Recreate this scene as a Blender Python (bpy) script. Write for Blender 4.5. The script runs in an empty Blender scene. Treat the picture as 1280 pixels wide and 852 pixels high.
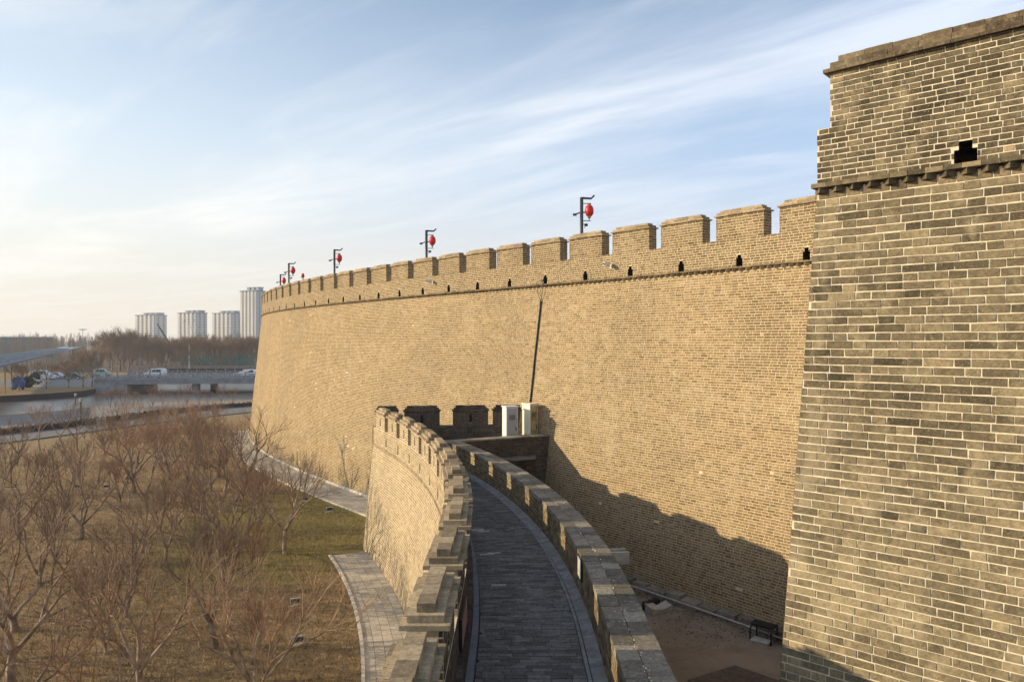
import bpy, math, random
import numpy as np
from mathutils import Vector, Matrix
R = math.radians
rng = np.random.default_rng(7)
random.seed(7)
scene = bpy.context.scene
COL = scene.collection
# ------------------------------------------------------------------ camera
EYE = 9.1            # eye height above the ground (z = 0)
F = 924.0            # focal length in pixels of the 1280 px wide photograph
cam_data = bpy.data.cameras.new("camera")
cam_data.sensor_width = 36.0
cam_data.lens = 36.0 * F / 1280.0
cam_data.clip_start = 0.1
cam_data.clip_end = 12000
cam = bpy.data.objects.new("camera", cam_data)
cam.location = (0, 0, EYE)
cam.rotation_euler = (R(90), 0, 0)
COL.objects.link(cam)
scene.camera = cam
# ------------------------------------------------------------------ world, sun
SUN_ELEV = R(19.2)
SUN_AZ = R(180.0)    # direction TOWARDS the sun, angle from +X
scene.view_settings.view_transform = 'Standard'
scene.view_settings.look = 'None'
scene.view_settings.exposure = 0.38
scene.view_settings.gamma = 1.0
world = bpy.data.worlds.new("World")
scene.world = world
world.use_nodes = True
wn = world.node_tree; wn.nodes.clear()

class NT:
    """small helper to write node trees"""
    def __init__(s, tree): s.t = tree; s.n = tree.nodes; s.l = tree.links
    def add(s, kind, **kw):
        n = s.n.new(kind)
        for k, v in kw.items():
            if k.startswith('_'): setattr(n, k[1:], v)
        return n
    def put(s, sock, v):
        if isinstance(v, bpy.types.NodeSocket): s.l.new(v, sock)
        elif v is not None: sock.default_value = v
    def math(s, op, a, b=None, c=None, clamp=False):
        n = s.n.new('ShaderNodeMath'); n.operation = op; n.use_clamp = clamp
        s.put(n.inputs[0], a)
        if b is not None: s.put(n.inputs[1], b)
        if c is not None: s.put(n.inputs[2], c)
        return n.outputs[0]
    def mix(s, f, a, b, mode='MIX'):
        n = s.n.new('ShaderNodeMix'); n.data_type = 'RGBA'; n.blend_type = mode
        s.put(n.inputs[0], f)
        s.put(n.inputs[6], a if isinstance(a, bpy.types.NodeSocket) else (*a, 1) if len(a) == 3 else a)
        s.put(n.inputs[7], b if isinstance(b, bpy.types.NodeSocket) else (*b, 1) if len(b) == 3 else b)
        return n.outputs[2]
    def noise(s, vec, scale, detail=4, rough=.55, dist=0.0, dims='3D'):
        n = s.n.new('ShaderNodeTexNoise'); n.noise_dimensions = dims
        if vec is not None: s.l.new(vec, n.inputs['Vector'])
        n.inputs['Scale'].default_value = scale; n.inputs['Detail'].default_value = detail
        n.inputs['Roughness'].default_value = rough; n.inputs['Distortion'].default_value = dist
        return n.outputs[0]
    def ramp(s, f, a, b, smooth=True):
        n = s.n.new('ShaderNodeMapRange'); n.interpolation_type = 'SMOOTHSTEP' if smooth else 'LINEAR'
        s.put(n.inputs[0], f); n.inputs[1].default_value = a; n.inputs[2].default_value = b
        n.inputs[3].default_value = 0; n.inputs[4].default_value = 1
        return n.outputs[0]
    def mapping(s, vec, scale=(1,1,1), rot=(0,0,0), loc=(0,0,0)):
        n = s.n.new('ShaderNodeMapping'); s.l.new(vec, n.inputs[0])
        n.inputs['Scale'].default_value = scale; n.inputs['Rotation'].default_value = rot; n.inputs['Location'].default_value = loc
        return n.outputs[0]

w = NT(wn)
SKY_STRENGTH = 0.135
sky = w.n.new('ShaderNodeTexSky'); sky.sky_type = 'NISHITA'; sky.sun_disc = False
sky.sun_elevation = SUN_ELEV; sky.sun_rotation = R(-90)
sky.air_density = 1.1; sky.dust_density = 0.8; sky.ozone_density = 2.5; sky.altitude = 0
tc = w.n.new('ShaderNodeTexCoord').outputs['Generated']
sep = w.n.new('ShaderNodeSeparateXYZ'); w.l.new(tc, sep.inputs[0])
zz = w.math('MAXIMUM', sep.outputs[2], 0.0)
zd = w.math('ADD', zz, 0.035)
u = w.math('DIVIDE', sep.outputs[0], zd); v = w.math('DIVIDE', sep.outputs[1], zd)
cu = w.math('ADD', w.math('MULTIPLY', u, .751), w.math('MULTIPLY', v, -.66))   # along the streaks
cw = w.math('ADD', w.math('MULTIPLY', u, .66), w.math('MULTIPLY', v, .751))    # across them
cb = w.n.new('ShaderNodeCombineXYZ'); w.l.new(cu, cb.inputs[0]); w.l.new(cw, cb.inputs[1])
pv = cb.outputs[0]
warp = w.noise(w.mapping(pv, (.5, .5, 1)), 1.0, 3, .5)
n1 = w.noise(w.mapping(pv, (.34, .95, 1), loc=(3.1, 1.7, 0)), 1.15, 6, .54, 1.1)
n2 = w.noise(w.mapping(pv, (.9, 3.6, 1), loc=(.4, 7.7, 0)), 1.3, 6, .62, .6)
wd = w.math('ADD', cw, w.math('MULTIPLY', w.math('SUBTRACT', warp, .5), 1.1))
band = w.math('SUBTRACT', 1.0, w.ramp(w.math('ABSOLUTE', w.math('SUBTRACT', wd, 2.2)), 0.0, 0.62))
d1 = w.math('ADD', w.math('MULTIPLY', n1, 1.0), w.math('MULTIPLY', n2, .30))
wisps = w.ramp(d1, .54, .92)
bandn = w.math('MULTIPLY', band, w.ramp(d1, .30, .78))
cloud = w.math('ADD', w.math('MULTIPLY', wisps, .62), w.math('MULTIPLY', bandn, .55), clamp=True)
# thin milky veil towards the horizon, warmer on the sun's side
veil = w.math('SUBTRACT', 1.0, w.ramp(zz, 0.0, 0.50))
sunside = w.ramp(sep.outputs[0], .75, -.75)
hz_col = w.mix(sunside, (.72, .66, .63), (.92, .75, .55))
hi_col = w.mix(sunside, (.50, .68, 1.0), (.80, .86, .86))
vcol = w.mix(w.ramp(zz, 0.0, .30), hz_col, hi_col)
skyc = w.mix(1.0, sky.outputs[0], (SKY_STRENGTH, SKY_STRENGTH, SKY_STRENGTH), 'MULTIPLY')
skyc = w.mix(w.math('MULTIPLY', veil, .82), skyc, vcol)
skyc = w.mix(w.math('MULTIPLY', sunside, .28), skyc, hi_col)
skyc = w.mix(w.math('MULTIPLY', cloud, .68), skyc, w.mix(sunside, (.82, .87, .97), (.95, .92, .85)))
bg = w.n.new('ShaderNodeBackground'); w.l.new(skyc, bg.inputs[0]); bg.inputs[1].default_value = 1.0
wo = w.n.new('ShaderNodeOutputWorld'); w.l.new(bg.outputs[0], wo.inputs[0])

sd = bpy.data.lights.new("sun", 'SUN'); sd.energy = 5.0; sd.angle = R(0.55); sd.color = (1.0, .815, .545)
sun = bpy.data.objects.new("sun", sd); COL.objects.link(sun)
to_sun = Vector((math.cos(SUN_AZ) * math.cos(SUN_ELEV), math.sin(SUN_AZ) * math.cos(SUN_ELEV), math.sin(SUN_ELEV)))
sun.rotation_euler = to_sun.to_track_quat('Z', 'Y').to_euler()
sun.location = (-60, 0, 60)

# ------------------------------------------------------------------ helpers
def at(px, py, Y):
    return Vector(((px - 640) / F * Y, Y, EYE - (py - 426) / F * Y))
def gnd(px, py, z=0.0):
    Y = (EYE - z) * F / (py - 426)
    return Vector(((px - 640) / F * Y, Y, z))
def project(P):
    """(N,3) -> pixel x, y, depth in the 1280 frame"""
    Y = np.maximum(P[..., 1], .05)
    return 640 + F * P[..., 0] / Y, 426 - F * (P[..., 2] - EYE) / Y, P[..., 1]

def tag(o, label=None, cat=None, group=None, kind=None):
    if label: o['label'] = label
    if cat: o['category'] = cat
    if group: o['group'] = group
    if kind: o['kind'] = kind
    return o
def link(o, parent=None):
    COL.objects.link(o)
    if parent is not None: o.parent = parent
    return o
def empty(name, loc=(0, 0, 0), rz=0.0):
    o = bpy.data.objects.new(name, None); o.location = loc; o.rotation_euler = (0, 0, rz)
    o.empty_display_size = .2
    return link(o)
def children(o): return [c for c in bpy.data.objects if c.parent == o]
def copy_tree(o, parent=None, kids=None):
    c = o.copy(); COL.objects.link(c); c.parent = parent
    for ch in (kids[o.name] if kids and o.name in kids else o.children): copy_tree(ch, c)
    return c

class MB:
    """collects quads/triangles/ngons with a per-face tint and builds ONE mesh object"""
    def __init__(s): s.v = []; s.f = []; s.t = []; s.m = []
    def face(s, pts, tint=.5, m=0):
        b = len(s.v); s.v += [tuple(p) for p in pts]; s.f.append(tuple(range(b, b + len(pts)))); s.t.append(tint); s.m.append(m)
    def hexa(s, c, tint=.5, m=0, skip=()):
        """c: 8 corners, bottom 4 (ccw) then top 4"""
        b = len(s.v); s.v += [tuple(p) for p in c]
        F6 = [(3, 2, 1, 0), (4, 5, 6, 7), (0, 1, 5, 4), (1, 2, 6, 5), (2, 3, 7, 6), (3, 0, 4, 7)]
        for i, q in enumerate(F6):
            if i in skip: continue
            s.f.append(tuple(b + k for k in q)); s.t.append(tint); s.m.append(m)
    def box(s, x0, x1, y0, y1, z0, z1, tint=.5, m=0, M=None):
        c = [Vector(p) for p in ((x0, y0, z0), (x1, y0, z0), (x1, y1, z0), (x0, y1, z0), (x0, y0, z1), (x1, y0, z1), (x1, y1, z1), (x0, y1, z1))]
        if M is not None: c = [M @ p for p in c]
        s.hexa(c, tint, m)
    def obox(s, c, size, rz=0.0, tint=.5, m=0):
        M = Matrix.Translation(Vector(c)) @ Matrix.Rotation(rz, 4, 'Z')
        x, y, z = size; s.box(-x / 2, x / 2, -y / 2, y / 2, -z / 2, z / 2, tint, m, M)
    def tube(s, pts, r, n=8, tint=.5, m=0, cap=True):
        pts = [Vector(p) for p in pts]; rs = r if isinstance(r, (list, tuple)) else [r] * len(pts)
        rings = []
        for i, p in enumerate(pts):
            d = (pts[min(i + 1, len(pts) - 1)] - pts[max(i - 1, 0)]).normalized()
            a = d.orthogonal().normalized() if i == 0 else (prev - d * prev.dot(d)).normalized()
            prev = a; bb = d.cross(a); base = len(s.v)
            for k in range(n):
                t = 2 * math.pi * k / n; s.v.append(tuple(p + (a * math.cos(t) + bb * math.sin(t)) * rs[i]))
            rings.append(base)
        for i in range(len(pts) - 1):
            for k in range(n):
                s.f.append((rings[i] + k, rings[i] + (k + 1) % n, rings[i + 1] + (k + 1) % n, rings[i + 1] + k)); s.t.append(tint); s.m.append(m)
        if cap:
            s.f.append(tuple(rings[0] + k for k in range(n))[::-1]); s.t.append(tint); s.m.append(m)
            s.f.append(tuple(rings[-1] + k for k in range(n))); s.t.append(tint); s.m.append(m)
    def lathe(s, prof, n=16, c=(0, 0, 0), tint=.5, m=0):
        c = Vector(c); rings = []
        for r, z in prof:
            base = len(s.v)
            for k in range(n):
                t = 2 * math.pi * k / n; s.v.append((c.x + r * math.cos(t), c.y + r * math.sin(t), c.z + z))
            rings.append(base)
        for i in range(len(prof) - 1):
            for k in range(n):
                s.f.append((rings[i] + k, rings[i] + (k + 1) % n, rings[i + 1] + (k + 1) % n, rings[i + 1] + k)); s.t.append(tint); s.m.append(m)
    def prism(s, poly, z0, z1, tint=.5, m=0):
        n = len(poly)
        s.face([(p[0], p[1], z1) for p in poly], tint, m); s.face([(p[0], p[1], z0) for p in poly][::-1], tint, m)
        for i in range(n):
            a, b = poly[i], poly[(i + 1) % n]
            s.face([(a[0], a[1], z0), (b[0], b[1], z0), (b[0], b[1], z1), (a[0], a[1], z1)], tint, m)
    def build(s, name, mats, parent=None, smooth=False, loc=None, rz=None):
        me = bpy.data.meshes.new(name); me.from_pydata(s.v, [], s.f)
        mats = mats if isinstance(mats, (list, tuple)) else [mats]
        for mm in mats: me.materials.append(mm)
        if len(mats) > 1: me.polygons.foreach_set('material_index', s.m)
        at_ = me.attributes.new('tint', 'FLOAT', 'FACE'); at_.data.foreach_set('value', s.t)
        if smooth: me.polygons.foreach_set('use_smooth', [True] * len(s.f))
        me.update()
        o = bpy.data.objects.new(name, me)
        if loc is not None: o.location = loc
        if rz is not None: o.rotation_euler = (0, 0, rz)
        return link(o, parent)

def np_mesh(name, V, Q, mats, tint=None, parent=None, smooth=False):
    """V (n,3), Q (m,k) index array with constant k"""
    me = bpy.data.meshes.new(name); k = Q.shape[1]
    me.vertices.add(len(V)); me.vertices.foreach_set('co', np.ascontiguousarray(V, dtype=np.float32).ravel())
    me.loops.add(Q.size); me.loops.foreach_set('vertex_index', np.ascontiguousarray(Q, dtype=np.int32).ravel())
    me.polygons.add(len(Q)); me.polygons.foreach_set('loop_start', np.arange(0, Q.size, k, dtype=np.int32))
    me.polygons.foreach_set('loop_total', np.full(len(Q), k, dtype=np.int32))
    mats = mats if isinstance(mats, (list, tuple)) else [mats]
    for mm in mats: me.materials.append(mm)
    if tint is not None:
        a = me.attributes.new('tint', 'FLOAT', 'FACE'); a.data.foreach_set('value', np.ascontiguousarray(tint, dtype=np.float32))
    me.polygons.foreach_set('use_smooth', np.full(len(Q), bool(smooth)))
    me.update(calc_edges=True); me.validate()
    return link(bpy.data.objects.new(name, me), parent)

# ------------------------------------------------------------------ materials
def mat(name, rough=.8, spec=.3, metal=0.0):
    m = bpy.data.materials.new(name); m.use_nodes = True
    nt = NT(m.node_tree); b = m.node_tree.nodes['Principled BSDF']
    b.inputs['Roughness'].default_value = rough; b.inputs['Metallic'].default_value = metal
    b.inputs['Specular IOR Level'].default_value = spec
    return m, nt, b
def bump(nt, b, h, strength=.4, dist=.01):
    n = nt.n.new('ShaderNodeBump'); n.inputs['Strength'].default_value = strength; n.inputs['Distance'].default_value = dist
    nt.l.new(h, n.inputs['Height']); nt.l.new(n.outputs[0], b.inputs['Normal'])
def geo_pos(nt): return nt.n.new('ShaderNodeNewGeometry').outputs['Position']
def tint_attr(nt):
    a = nt.n.new('ShaderNodeAttribute'); a.attribute_type = 'GEOMETRY'; a.attribute_name = 'tint'; return a.outputs['Fac']
def simple(name, col, rough=.7, spec=.3, metal=0.0, var=.18, scale=6.0, dirt=None):
    m, nt, b = mat(name, rough, spec, metal)
    p = geo_pos(nt); n = nt.noise(p, scale, 5, .6)
    c = nt.mix(nt.ramp(n, .3, .72), tuple(x * (1 - var) for x in col), tuple(min(1, x * (1 + var)) for x in col))
    if dirt: c = nt.mix(nt.ramp(nt.noise(p, scale * .35, 6, .7), .55, .75), c, dirt)
    nt.l.new(c, b.inputs['Base Color'])
    return m
def brick_mat(name, dark, mid, light, stain=.35, scale=.45, grain=60.0, pale=(.5, .43, .32), pale_amt=.0, streak_amt=.35, bloom_amt=.22, odd=(.42, .31, .18)):
    m, nt, b = mat(name, .92, .15)
    p = geo_pos(nt); t = tint_attr(nt)
    c = nt.mix(nt.ramp(t, .02, .5, False), dark, mid)
    c = nt.mix(nt.ramp(t, .5, .97, False), c, light)
    c = nt.mix(nt.math('GREATER_THAN', t, .985), c, odd)
    big = nt.noise(p, scale, 5, .62); med = nt.noise(p, scale * 6, 5, .6, .4); fine = nt.noise(p, grain, 3, .6)
    c = nt.mix(nt.math('MULTIPLY', nt.ramp(big, .40, .68), stain), c, tuple(x * .55 for x in dark))
    c = nt.mix(nt.math('MULTIPLY', nt.ramp(med, .50, .75), pale_amt), c, pale)
    blot = nt.noise(p, 15, 4, .7, .8)
    c = nt.mix(1.0, c, nt.mix(nt.ramp(blot, .28, .72), (.70, .70, .70), (1.30, 1.28, 1.24)), 'MULTIPLY')
    streak = nt.noise(nt.mapping(p, (2.2, 2.2, .13)), 1.0, 5, .62, .5)
    c = nt.mix(nt.math('MULTIPLY', nt.ramp(streak, .52, .78), streak_amt), c, tuple(x * .5 for x in mid))
    bloom = nt.noise(nt.mapping(p, (.5, .5, .35), loc=(7, 3, 1)), 1.0, 6, .68, .4)
    c = nt.mix(nt.math('MULTIPLY', nt.ramp(bloom, .54, .74), bloom_amt), c, pale)
    speck = nt.noise(p, 34, 3, .75, .3)
    c = nt.mix(nt.math('MULTIPLY', nt.ramp(speck, .60, .70), .5), c, pale)
    c = nt.mix(nt.math('MULTIPLY', nt.ramp(speck, .36, .30), .5), c, tuple(x * .6 for x in dark))
    c = nt.mix(1.0, c, nt.mix(fine, (.70, .70, .70), (1.30, 1.30, 1.30)), 'MULTIPLY')
    nt.l.new(c, b.inputs['Base Color'])
    bump(nt, b, nt.math('ADD', fine, nt.math('MULTIPLY', med, .6)), .5, .006)
    return m
def mortar_mat(name, col, var=.25):
    m, nt, b = mat(name, .95, .1); p = geo_pos(nt)
    n = nt.noise(p, 9, 6, .65); big = nt.noise(p, .6, 4, .6)
    c = nt.mix(nt.ramp(n, .3, .7), tuple(x * (1 - var) for x in col), col)
    c = nt.mix(nt.math('MULTIPLY', nt.ramp(big, .5, .8), .4), c, tuple(x * .6 for x in col))
    nt.l.new(c, b.inputs['Base Color']); bump(nt, b, n, .4, .006)
    return m

M_brick_wall = brick_mat('wall_brick', (.135, .095, .052), (.255, .185, .102), (.36, .27, .155), stain=.35, scale=.22, pale_amt=.30, odd=(.66, .56, .38))
M_mort_wall = mortar_mat('wall_mortar', (.72, .57, .36), .2)
M_brick_par = brick_mat('parapet_brick', (.095, .070, .042), (.195, .145, .083), (.30, .23, .135), stain=.3, scale=.5, pale_amt=.12)
M_brick_tow = brick_mat('bastion_brick', (.060, .050, .034), (.175, .142, .090), (.33, .268, .165), stain=.35, scale=.35, pale_amt=.35, bloom_amt=.5, pale=(.52, .43, .28))
M_mort_tow = mortar_mat('bastion_mortar', (.76, .67, .50), .25)
M_brick_ring = brick_mat('curtain_brick', (.24, .185, .12), (.34, .27, .175), (.44, .35, .23), stain=.15, scale=.35, pale_amt=.2)
M_mort_ring = mortar_mat('curtain_mortar', (.76, .64, .44), .2)
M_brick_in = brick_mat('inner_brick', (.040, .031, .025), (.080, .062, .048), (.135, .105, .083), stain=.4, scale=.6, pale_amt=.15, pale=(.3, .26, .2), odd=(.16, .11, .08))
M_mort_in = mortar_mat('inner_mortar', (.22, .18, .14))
M_coping = brick_mat('coping_brick', (.12, .105, .08), (.215, .185, .145), (.32, .28, .22), stain=.3, scale=1.4, pale_amt=.35, pale=(.5, .46, .40))
M_cap = brick_mat('cap_brick', (.20, .155, .10), (.33, .26, .17), (.44, .35, .23), stain=.25, scale=1.2, pale_amt=.25, pale=(.46, .40, .28))
M_capdark = brick_mat('dark_cap_brick', (.08, .06, .04), (.17, .13, .085), (.25, .20, .13), stain=.3, scale=1.2, pale_amt=.45, pale=(.42, .36, .24))
M_pave = brick_mat('paving_brick', (.085, .082, .078), (.145, .140, .132), (.21, .205, .19), stain=.3, scale=.9, bloom_amt=.35, pale_amt=.38, pale=(.30, .29, .28), odd=(.42, .40, .36))
M_pave_joint = mortar_mat('paving_joint', (.055, .05, .047))
M_recess_shade = simple('painted_recess_shade', (.035, .028, .022), .95, .1)  # shade painted as a near-black colour inside loopholes and slits
M_gutter = simple('gutter_stone', (.22, .22, .215), .85, .2, var=.25, scale=5, dirt=(.10, .10, .10))
M_kerb = simple('kerb_stone', (.17, .18, .20), .8, .2, var=.2, scale=5)
M_palestone = simple('pale_stone', (.42, .40, .37), .85, .2, var=.2, scale=6, dirt=(.22, .2, .17))
M_dirt_in = None
M_slab = brick_mat('path_slab', (.36, .32, .26), (.44, .39, .32), (.52, .46, .38), stain=.12, scale=.5, pale_amt=.2)
M_slab_joint = mortar_mat('path_joint', (.15, .13, .11))
M_edge = simple('path_edging', (.55, .50, .42), .85, .2)
M_concrete = simple('bridge_concrete', (.27, .28, .29), .85, .2, var=.2, scale=.8, dirt=(.15, .16, .17))
M_concrete2 = simple('bridge_balustrade', (.30, .31, .32), .85, .2, var=.25, scale=2.0)
M_dark = simple('dark_metal', (.055, .055, .058), .5, .5, .3)
M_black = simple('black_metal', (.012, .012, .013), .45, .5, .2)
M_white = simple('white_enamel', (.72, .74, .76), .4, .5, 0, var=.08, scale=2)
M_door_shade = simple('painted_door_shade', (.40, .42, .45), .5, .4, 0, var=.1, scale=2)  # white cabinet's door coloured grey to paint in its shade
M_lightgrey = simple('weathered_housing', (.42, .43, .38), .6, .3, 0, var=.25, scale=6)
M_cream = simple('cream_enamel', (.74, .73, .62), .5, .4, 0, var=.08, scale=2)
M_rust = simple('stained_panel', (.42, .33, .17), .6, .4, 0, var=.3, scale=4, dirt=(.22, .14, .06))
M_red = simple('lantern_red', (.62, .018, .012), .4, .4, 0, var=.12, scale=8)
M_gold = simple('lantern_gold', (.55, .30, .07), .5, .5, .2)
M_red2 = simple('red_panel', (.26, .15, .13), .6, .3)
M_wood = simple('deck_wood', (.085, .065, .056), .75, .25, var=.3, scale=7)

def bark_mat(name, a, b_):
    m, nt, b = mat(name, .9, .15); p = geo_pos(nt)
    oi = nt.n.new('ShaderNodeObjectInfo').outputs['Random']
    c = nt.mix(nt.ramp(nt.noise(p, 3.0, 4, .6), .3, .7), a, b_)
    c = nt.mix(1.0, c, nt.mix(oi, (.78, .78, .78), (1.2, 1.16, 1.12)), 'MULTIPLY')
    nt.l.new(c, b.inputs['Base Color']); return m
M_bark = bark_mat('bark', (.13, .10, .078), (.36, .285, .225))
M_twig = bark_mat('twig', (.19, .130, .090), (.31, .225, .155))
M_twig_pale = bark_mat('twig_pale', (.25, .18, .12), (.38, .28, .19))
M_twig_red = bark_mat('twig_reddish', (.20, .118, .078), (.29, .185, .125))
M_twig_far = bark_mat('twig_far', (.20, .125, .065), (.27, .18, .10))

def ground_mat():
    m, nt, b = mat('park_ground', .95, .1); p = geo_pos(nt)
    a = nt.noise(p, .35, 6, .62, .6); c1 = nt.noise(p, 2.6, 6, .7, .3); f = nt.noise(p, 26, 4, .7)
    col = nt.mix(nt.ramp(c1, .3, .7), (.225, .155, .085), (.375, .265, .145))
    # green growth, strongest on the open lawn before the wall
    sp = nt.n.new('ShaderNodeSeparateXYZ'); nt.l.new(p, sp.inputs[0])
    dx = nt.math('MULTIPLY', nt.math('ADD', sp.outputs[0], 11.0), .16); dy = nt.math('MULTIPLY', nt.math('ADD', sp.outputs[1], -36.0), .085)
    rr = nt.math('SQRT', nt.math('ADD', nt.math('MULTIPLY', dx, dx), nt.math('MULTIPLY', dy, dy)))
    g = nt.math('ADD', nt.math('MULTIPLY', nt.math('SUBTRACT', 1.0, nt.ramp(rr, .35, 1.3)), .55), a)
    col = nt.mix(nt.math('MULTIPLY', nt.ramp(g, .55, .95), .85), col, (.185, .160, .050))
    col = nt.mix(nt.math('MULTIPLY', nt.ramp(nt.noise(p, .9, 5, .65), .56, .72), .55), col, (.30, .185, .09))
    col = nt.mix(1.0, col, nt.mix(f, (.55, .55, .55), (1.45, 1.45, 1.45)), 'MULTIPLY')
    nt.l.new(col, b.inputs['Base Color']); bump(nt, b, nt.math('ADD', f, c1), .9, .05)
    return m
M_ground = ground_mat()
def dirt_mat():
    m, nt, b = mat('courtyard_dirt', .95, .1); p = geo_pos(nt)
    a = nt.noise(p, .7, 6, .65, .8); f = nt.noise(p, 18, 5, .7)
    col = nt.mix(nt.ramp(a, .3, .7), (.165, .130, .098), (.26, .212, .165))
    col = nt.mix(nt.math('MULTIPLY', nt.ramp(nt.noise(p, 3.5, 5, .8), .6, .7), .5), col, (.09, .065, .05))
    col = nt.mix(1.0, col, nt.mix(f, (.75, .75, .75), (1.25, 1.25, 1.25)), 'MULTIPLY')
    nt.l.new(col, b.inputs['Base Color']); bump(nt, b, f, .6, .02); return m
M_dirt = dirt_mat()
M_asphalt = simple('asphalt', (.18, .168, .16), .9, .2, var=.2, scale=1.5)
M_roadtar = simple('road_tar', (.10, .10, .105), .9, .2, var=.2, scale=1.5)
M_plaza = simple('plaza_paving', (.24, .22, .205), .9, .2, var=.15, scale=.8, dirt=(.22, .20, .19))
M_hedge = simple('hedge_leaf', (.075, .05, .042), .95, .05, var=.4, scale=9)
M_evergreen = simple('evergreen_leaf', (.045, .05, .022), .9, .15, var=.45, scale=9)
def water_mat():
    m, nt, b = mat('moat_water', .32, .4); p = geo_pos(nt)
    n = nt.noise(nt.mapping(p, (1, 1, 1)), .35, 4, .6)
    nt.l.new(nt.mix(nt.ramp(n, .35, .7), (.060, .050, .046), (.10, .085, .077)), b.inputs['Base Color'])
    bump(nt, b, nt.noise(p, 1.2, 3, .5), .12, .08); return m
M_water = water_mat()
M_bld = simple('apartment_wall', (.62, .60, .56), .85, .2, var=.06, scale=.05)
M_bld_grey = simple('apartment_grey', (.34, .37, .42), .85, .2, var=.06, scale=.05)
M_bld_win = simple('apartment_window', (.10, .11, .13), .25, .5, var=.3, scale=.4)
M_bld_roof = simple('apartment_roof', (.16, .19, .24), .8, .2)
M_factory = simple('factory_wall', (.085, .085, .09), .85, .2)
M_blue_roof = simple('roof_sheet', (.20, .27, .34), .55, .4, 0, var=.22, scale=.35)
M_teal = simple('screen_teal', (.10, .22, .17), .8, .2, var=.2, scale=.5)
M_carwhite = simple('car_white', (.74, .75, .77), .25, .5, 0, var=.03)
M_cardark = simple('car_dark', (.05, .05, .06), .25, .5, 0, var=.1)
M_glass = simple('car_glass', (.02, .025, .03), .1, .6, 0, var=.1)
M_tyre = simple('tyre', (.02, .02, .02), .9, .1)
M_blue = simple('blue_tarpaulin', (.04, .12, .38), .7, .2)
M_leaf = brick_mat('dead_leaf', (.10, .06, .035), (.24, .14, .07), (.42, .29, .16), stain=.1)
M_grass = simple('grass_blade', (.30, .215, .105), .9, .1, var=.45, scale=2.0)

# ------------------------------------------------------------------ plan curves
class Curve:
    """plan curve with arc length; outward normal n"""
    def __init__(s, pts, side=1, s_zero=0.0):
        P = np.array(pts, float); d = np.hypot(*np.diff(P, axis=0).T)
        s.s = np.concatenate([[0], np.cumsum(d)]) - s_zero; s.P = P
        T = np.gradient(P, s.s, axis=0); T /= np.hypot(T[:, 0], T[:, 1])[:, None]; s.T = T
        s.N = np.stack([-T[:, 1], T[:, 0]], 1) * side
        s.s0, s.s1 = s.s[0], s.s[-1]
    def xy(s, q): return np.stack([np.interp(q, s.s, s.P[:, i]) for i in (0, 1)], -1)
    def n(s, q):
        v = np.stack([np.interp(q, s.s, s.N[:, i]) for i in (0, 1)], -1); return v / np.hypot(v[..., 0], v[..., 1])[..., None]
    def frame(s, q):
        p = s.xy(q); nn = s.n(q); return Vector((p[0], p[1])), Vector((nn[0], nn[1]))

class Face:
    """maps (s, z, d) to the world on a battered wall standing on a curve; d = outward"""
    def __init__(f, curve, zref, batter=0.0): f.c = curve; f.zr = zref; f.b = batter
    def __call__(f, s, z, d):
        s = np.asarray(s, float); z = np.asarray(z, float)
        off = d + f.b * np.maximum(0, f.zr - z)
        p = f.c.xy(s); n = f.c.n(s)
        return np.stack([p[..., 0] + n[..., 0] * off, p[..., 1] + n[..., 1] * off, z + 0 * s], -1)

def cut(rows, holes):
    out = []
    for (a, b, z0, z1) in rows:
        iv = [(a, b)]
        for (ha, hb, h0, h1) in holes:
            if h0 >= z1 - .01 or h1 <= z0 + .01: continue
            nv = []
            for (p, q) in iv:
                if hb <= p or ha >= q: nv.append((p, q)); continue
                if ha - p > .03: nv.append((p, ha - .004))
                if q - hb > .03: nv.append((hb + .004, q))
            iv = nv
        out += [(p, q, z0, z1) for p, q in iv]
    return out

def course_rows(s0, s1, z0, z1, ch, pat, mortar, holes=(), jit=.12, off=None):
    """brick rectangles (sa, sb, za, zb); s0, s1 numbers or functions of z; pat = list of brick lengths repeated"""
    rows = []; k = 0; nz = max(1, int(round((z1 - z0) / ch))); ch = (z1 - z0) / nz; period = sum(pat)
    hol = sorted(holes)
    for i in range(nz):
        za = z0 + i * ch; zb = za + ch; zm = za + ch / 2
        a = s0(zm) if callable(s0) else s0; b = s1(zm) if callable(s1) else s1
        o = (i % 2) * (pat[0] + (pat[1] if len(pat) > 1 else 0)) * .5 + rng.uniform(-.02, .02) + (off or 0)
        q = a - period + (o % period); j = 0; row = []
        n = int((b - q) / period * len(pat)) + len(pat) + 2
        L = np.array([pat[j % len(pat)] for j in range(n)]) * (1 + rng.uniform(-jit, jit, n))
        e = q + np.concatenate([[0], np.cumsum(L)])
        for p, r in zip(e[:-1], e[1:]):
            p2, r2 = max(p, a), min(r, b)
            if r2 - p2 < .035: continue
            row.append((p2 + (mortar / 2 if p2 > a else 0), r2 - (mortar / 2 if r2 < b else 0), za + mortar / 2, zb - mortar / 2))
        if hol:
            row = cut(row, [h for h in hol if h[2] < zb and h[3] > za])
        rows += row
    return np.array(rows)

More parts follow.
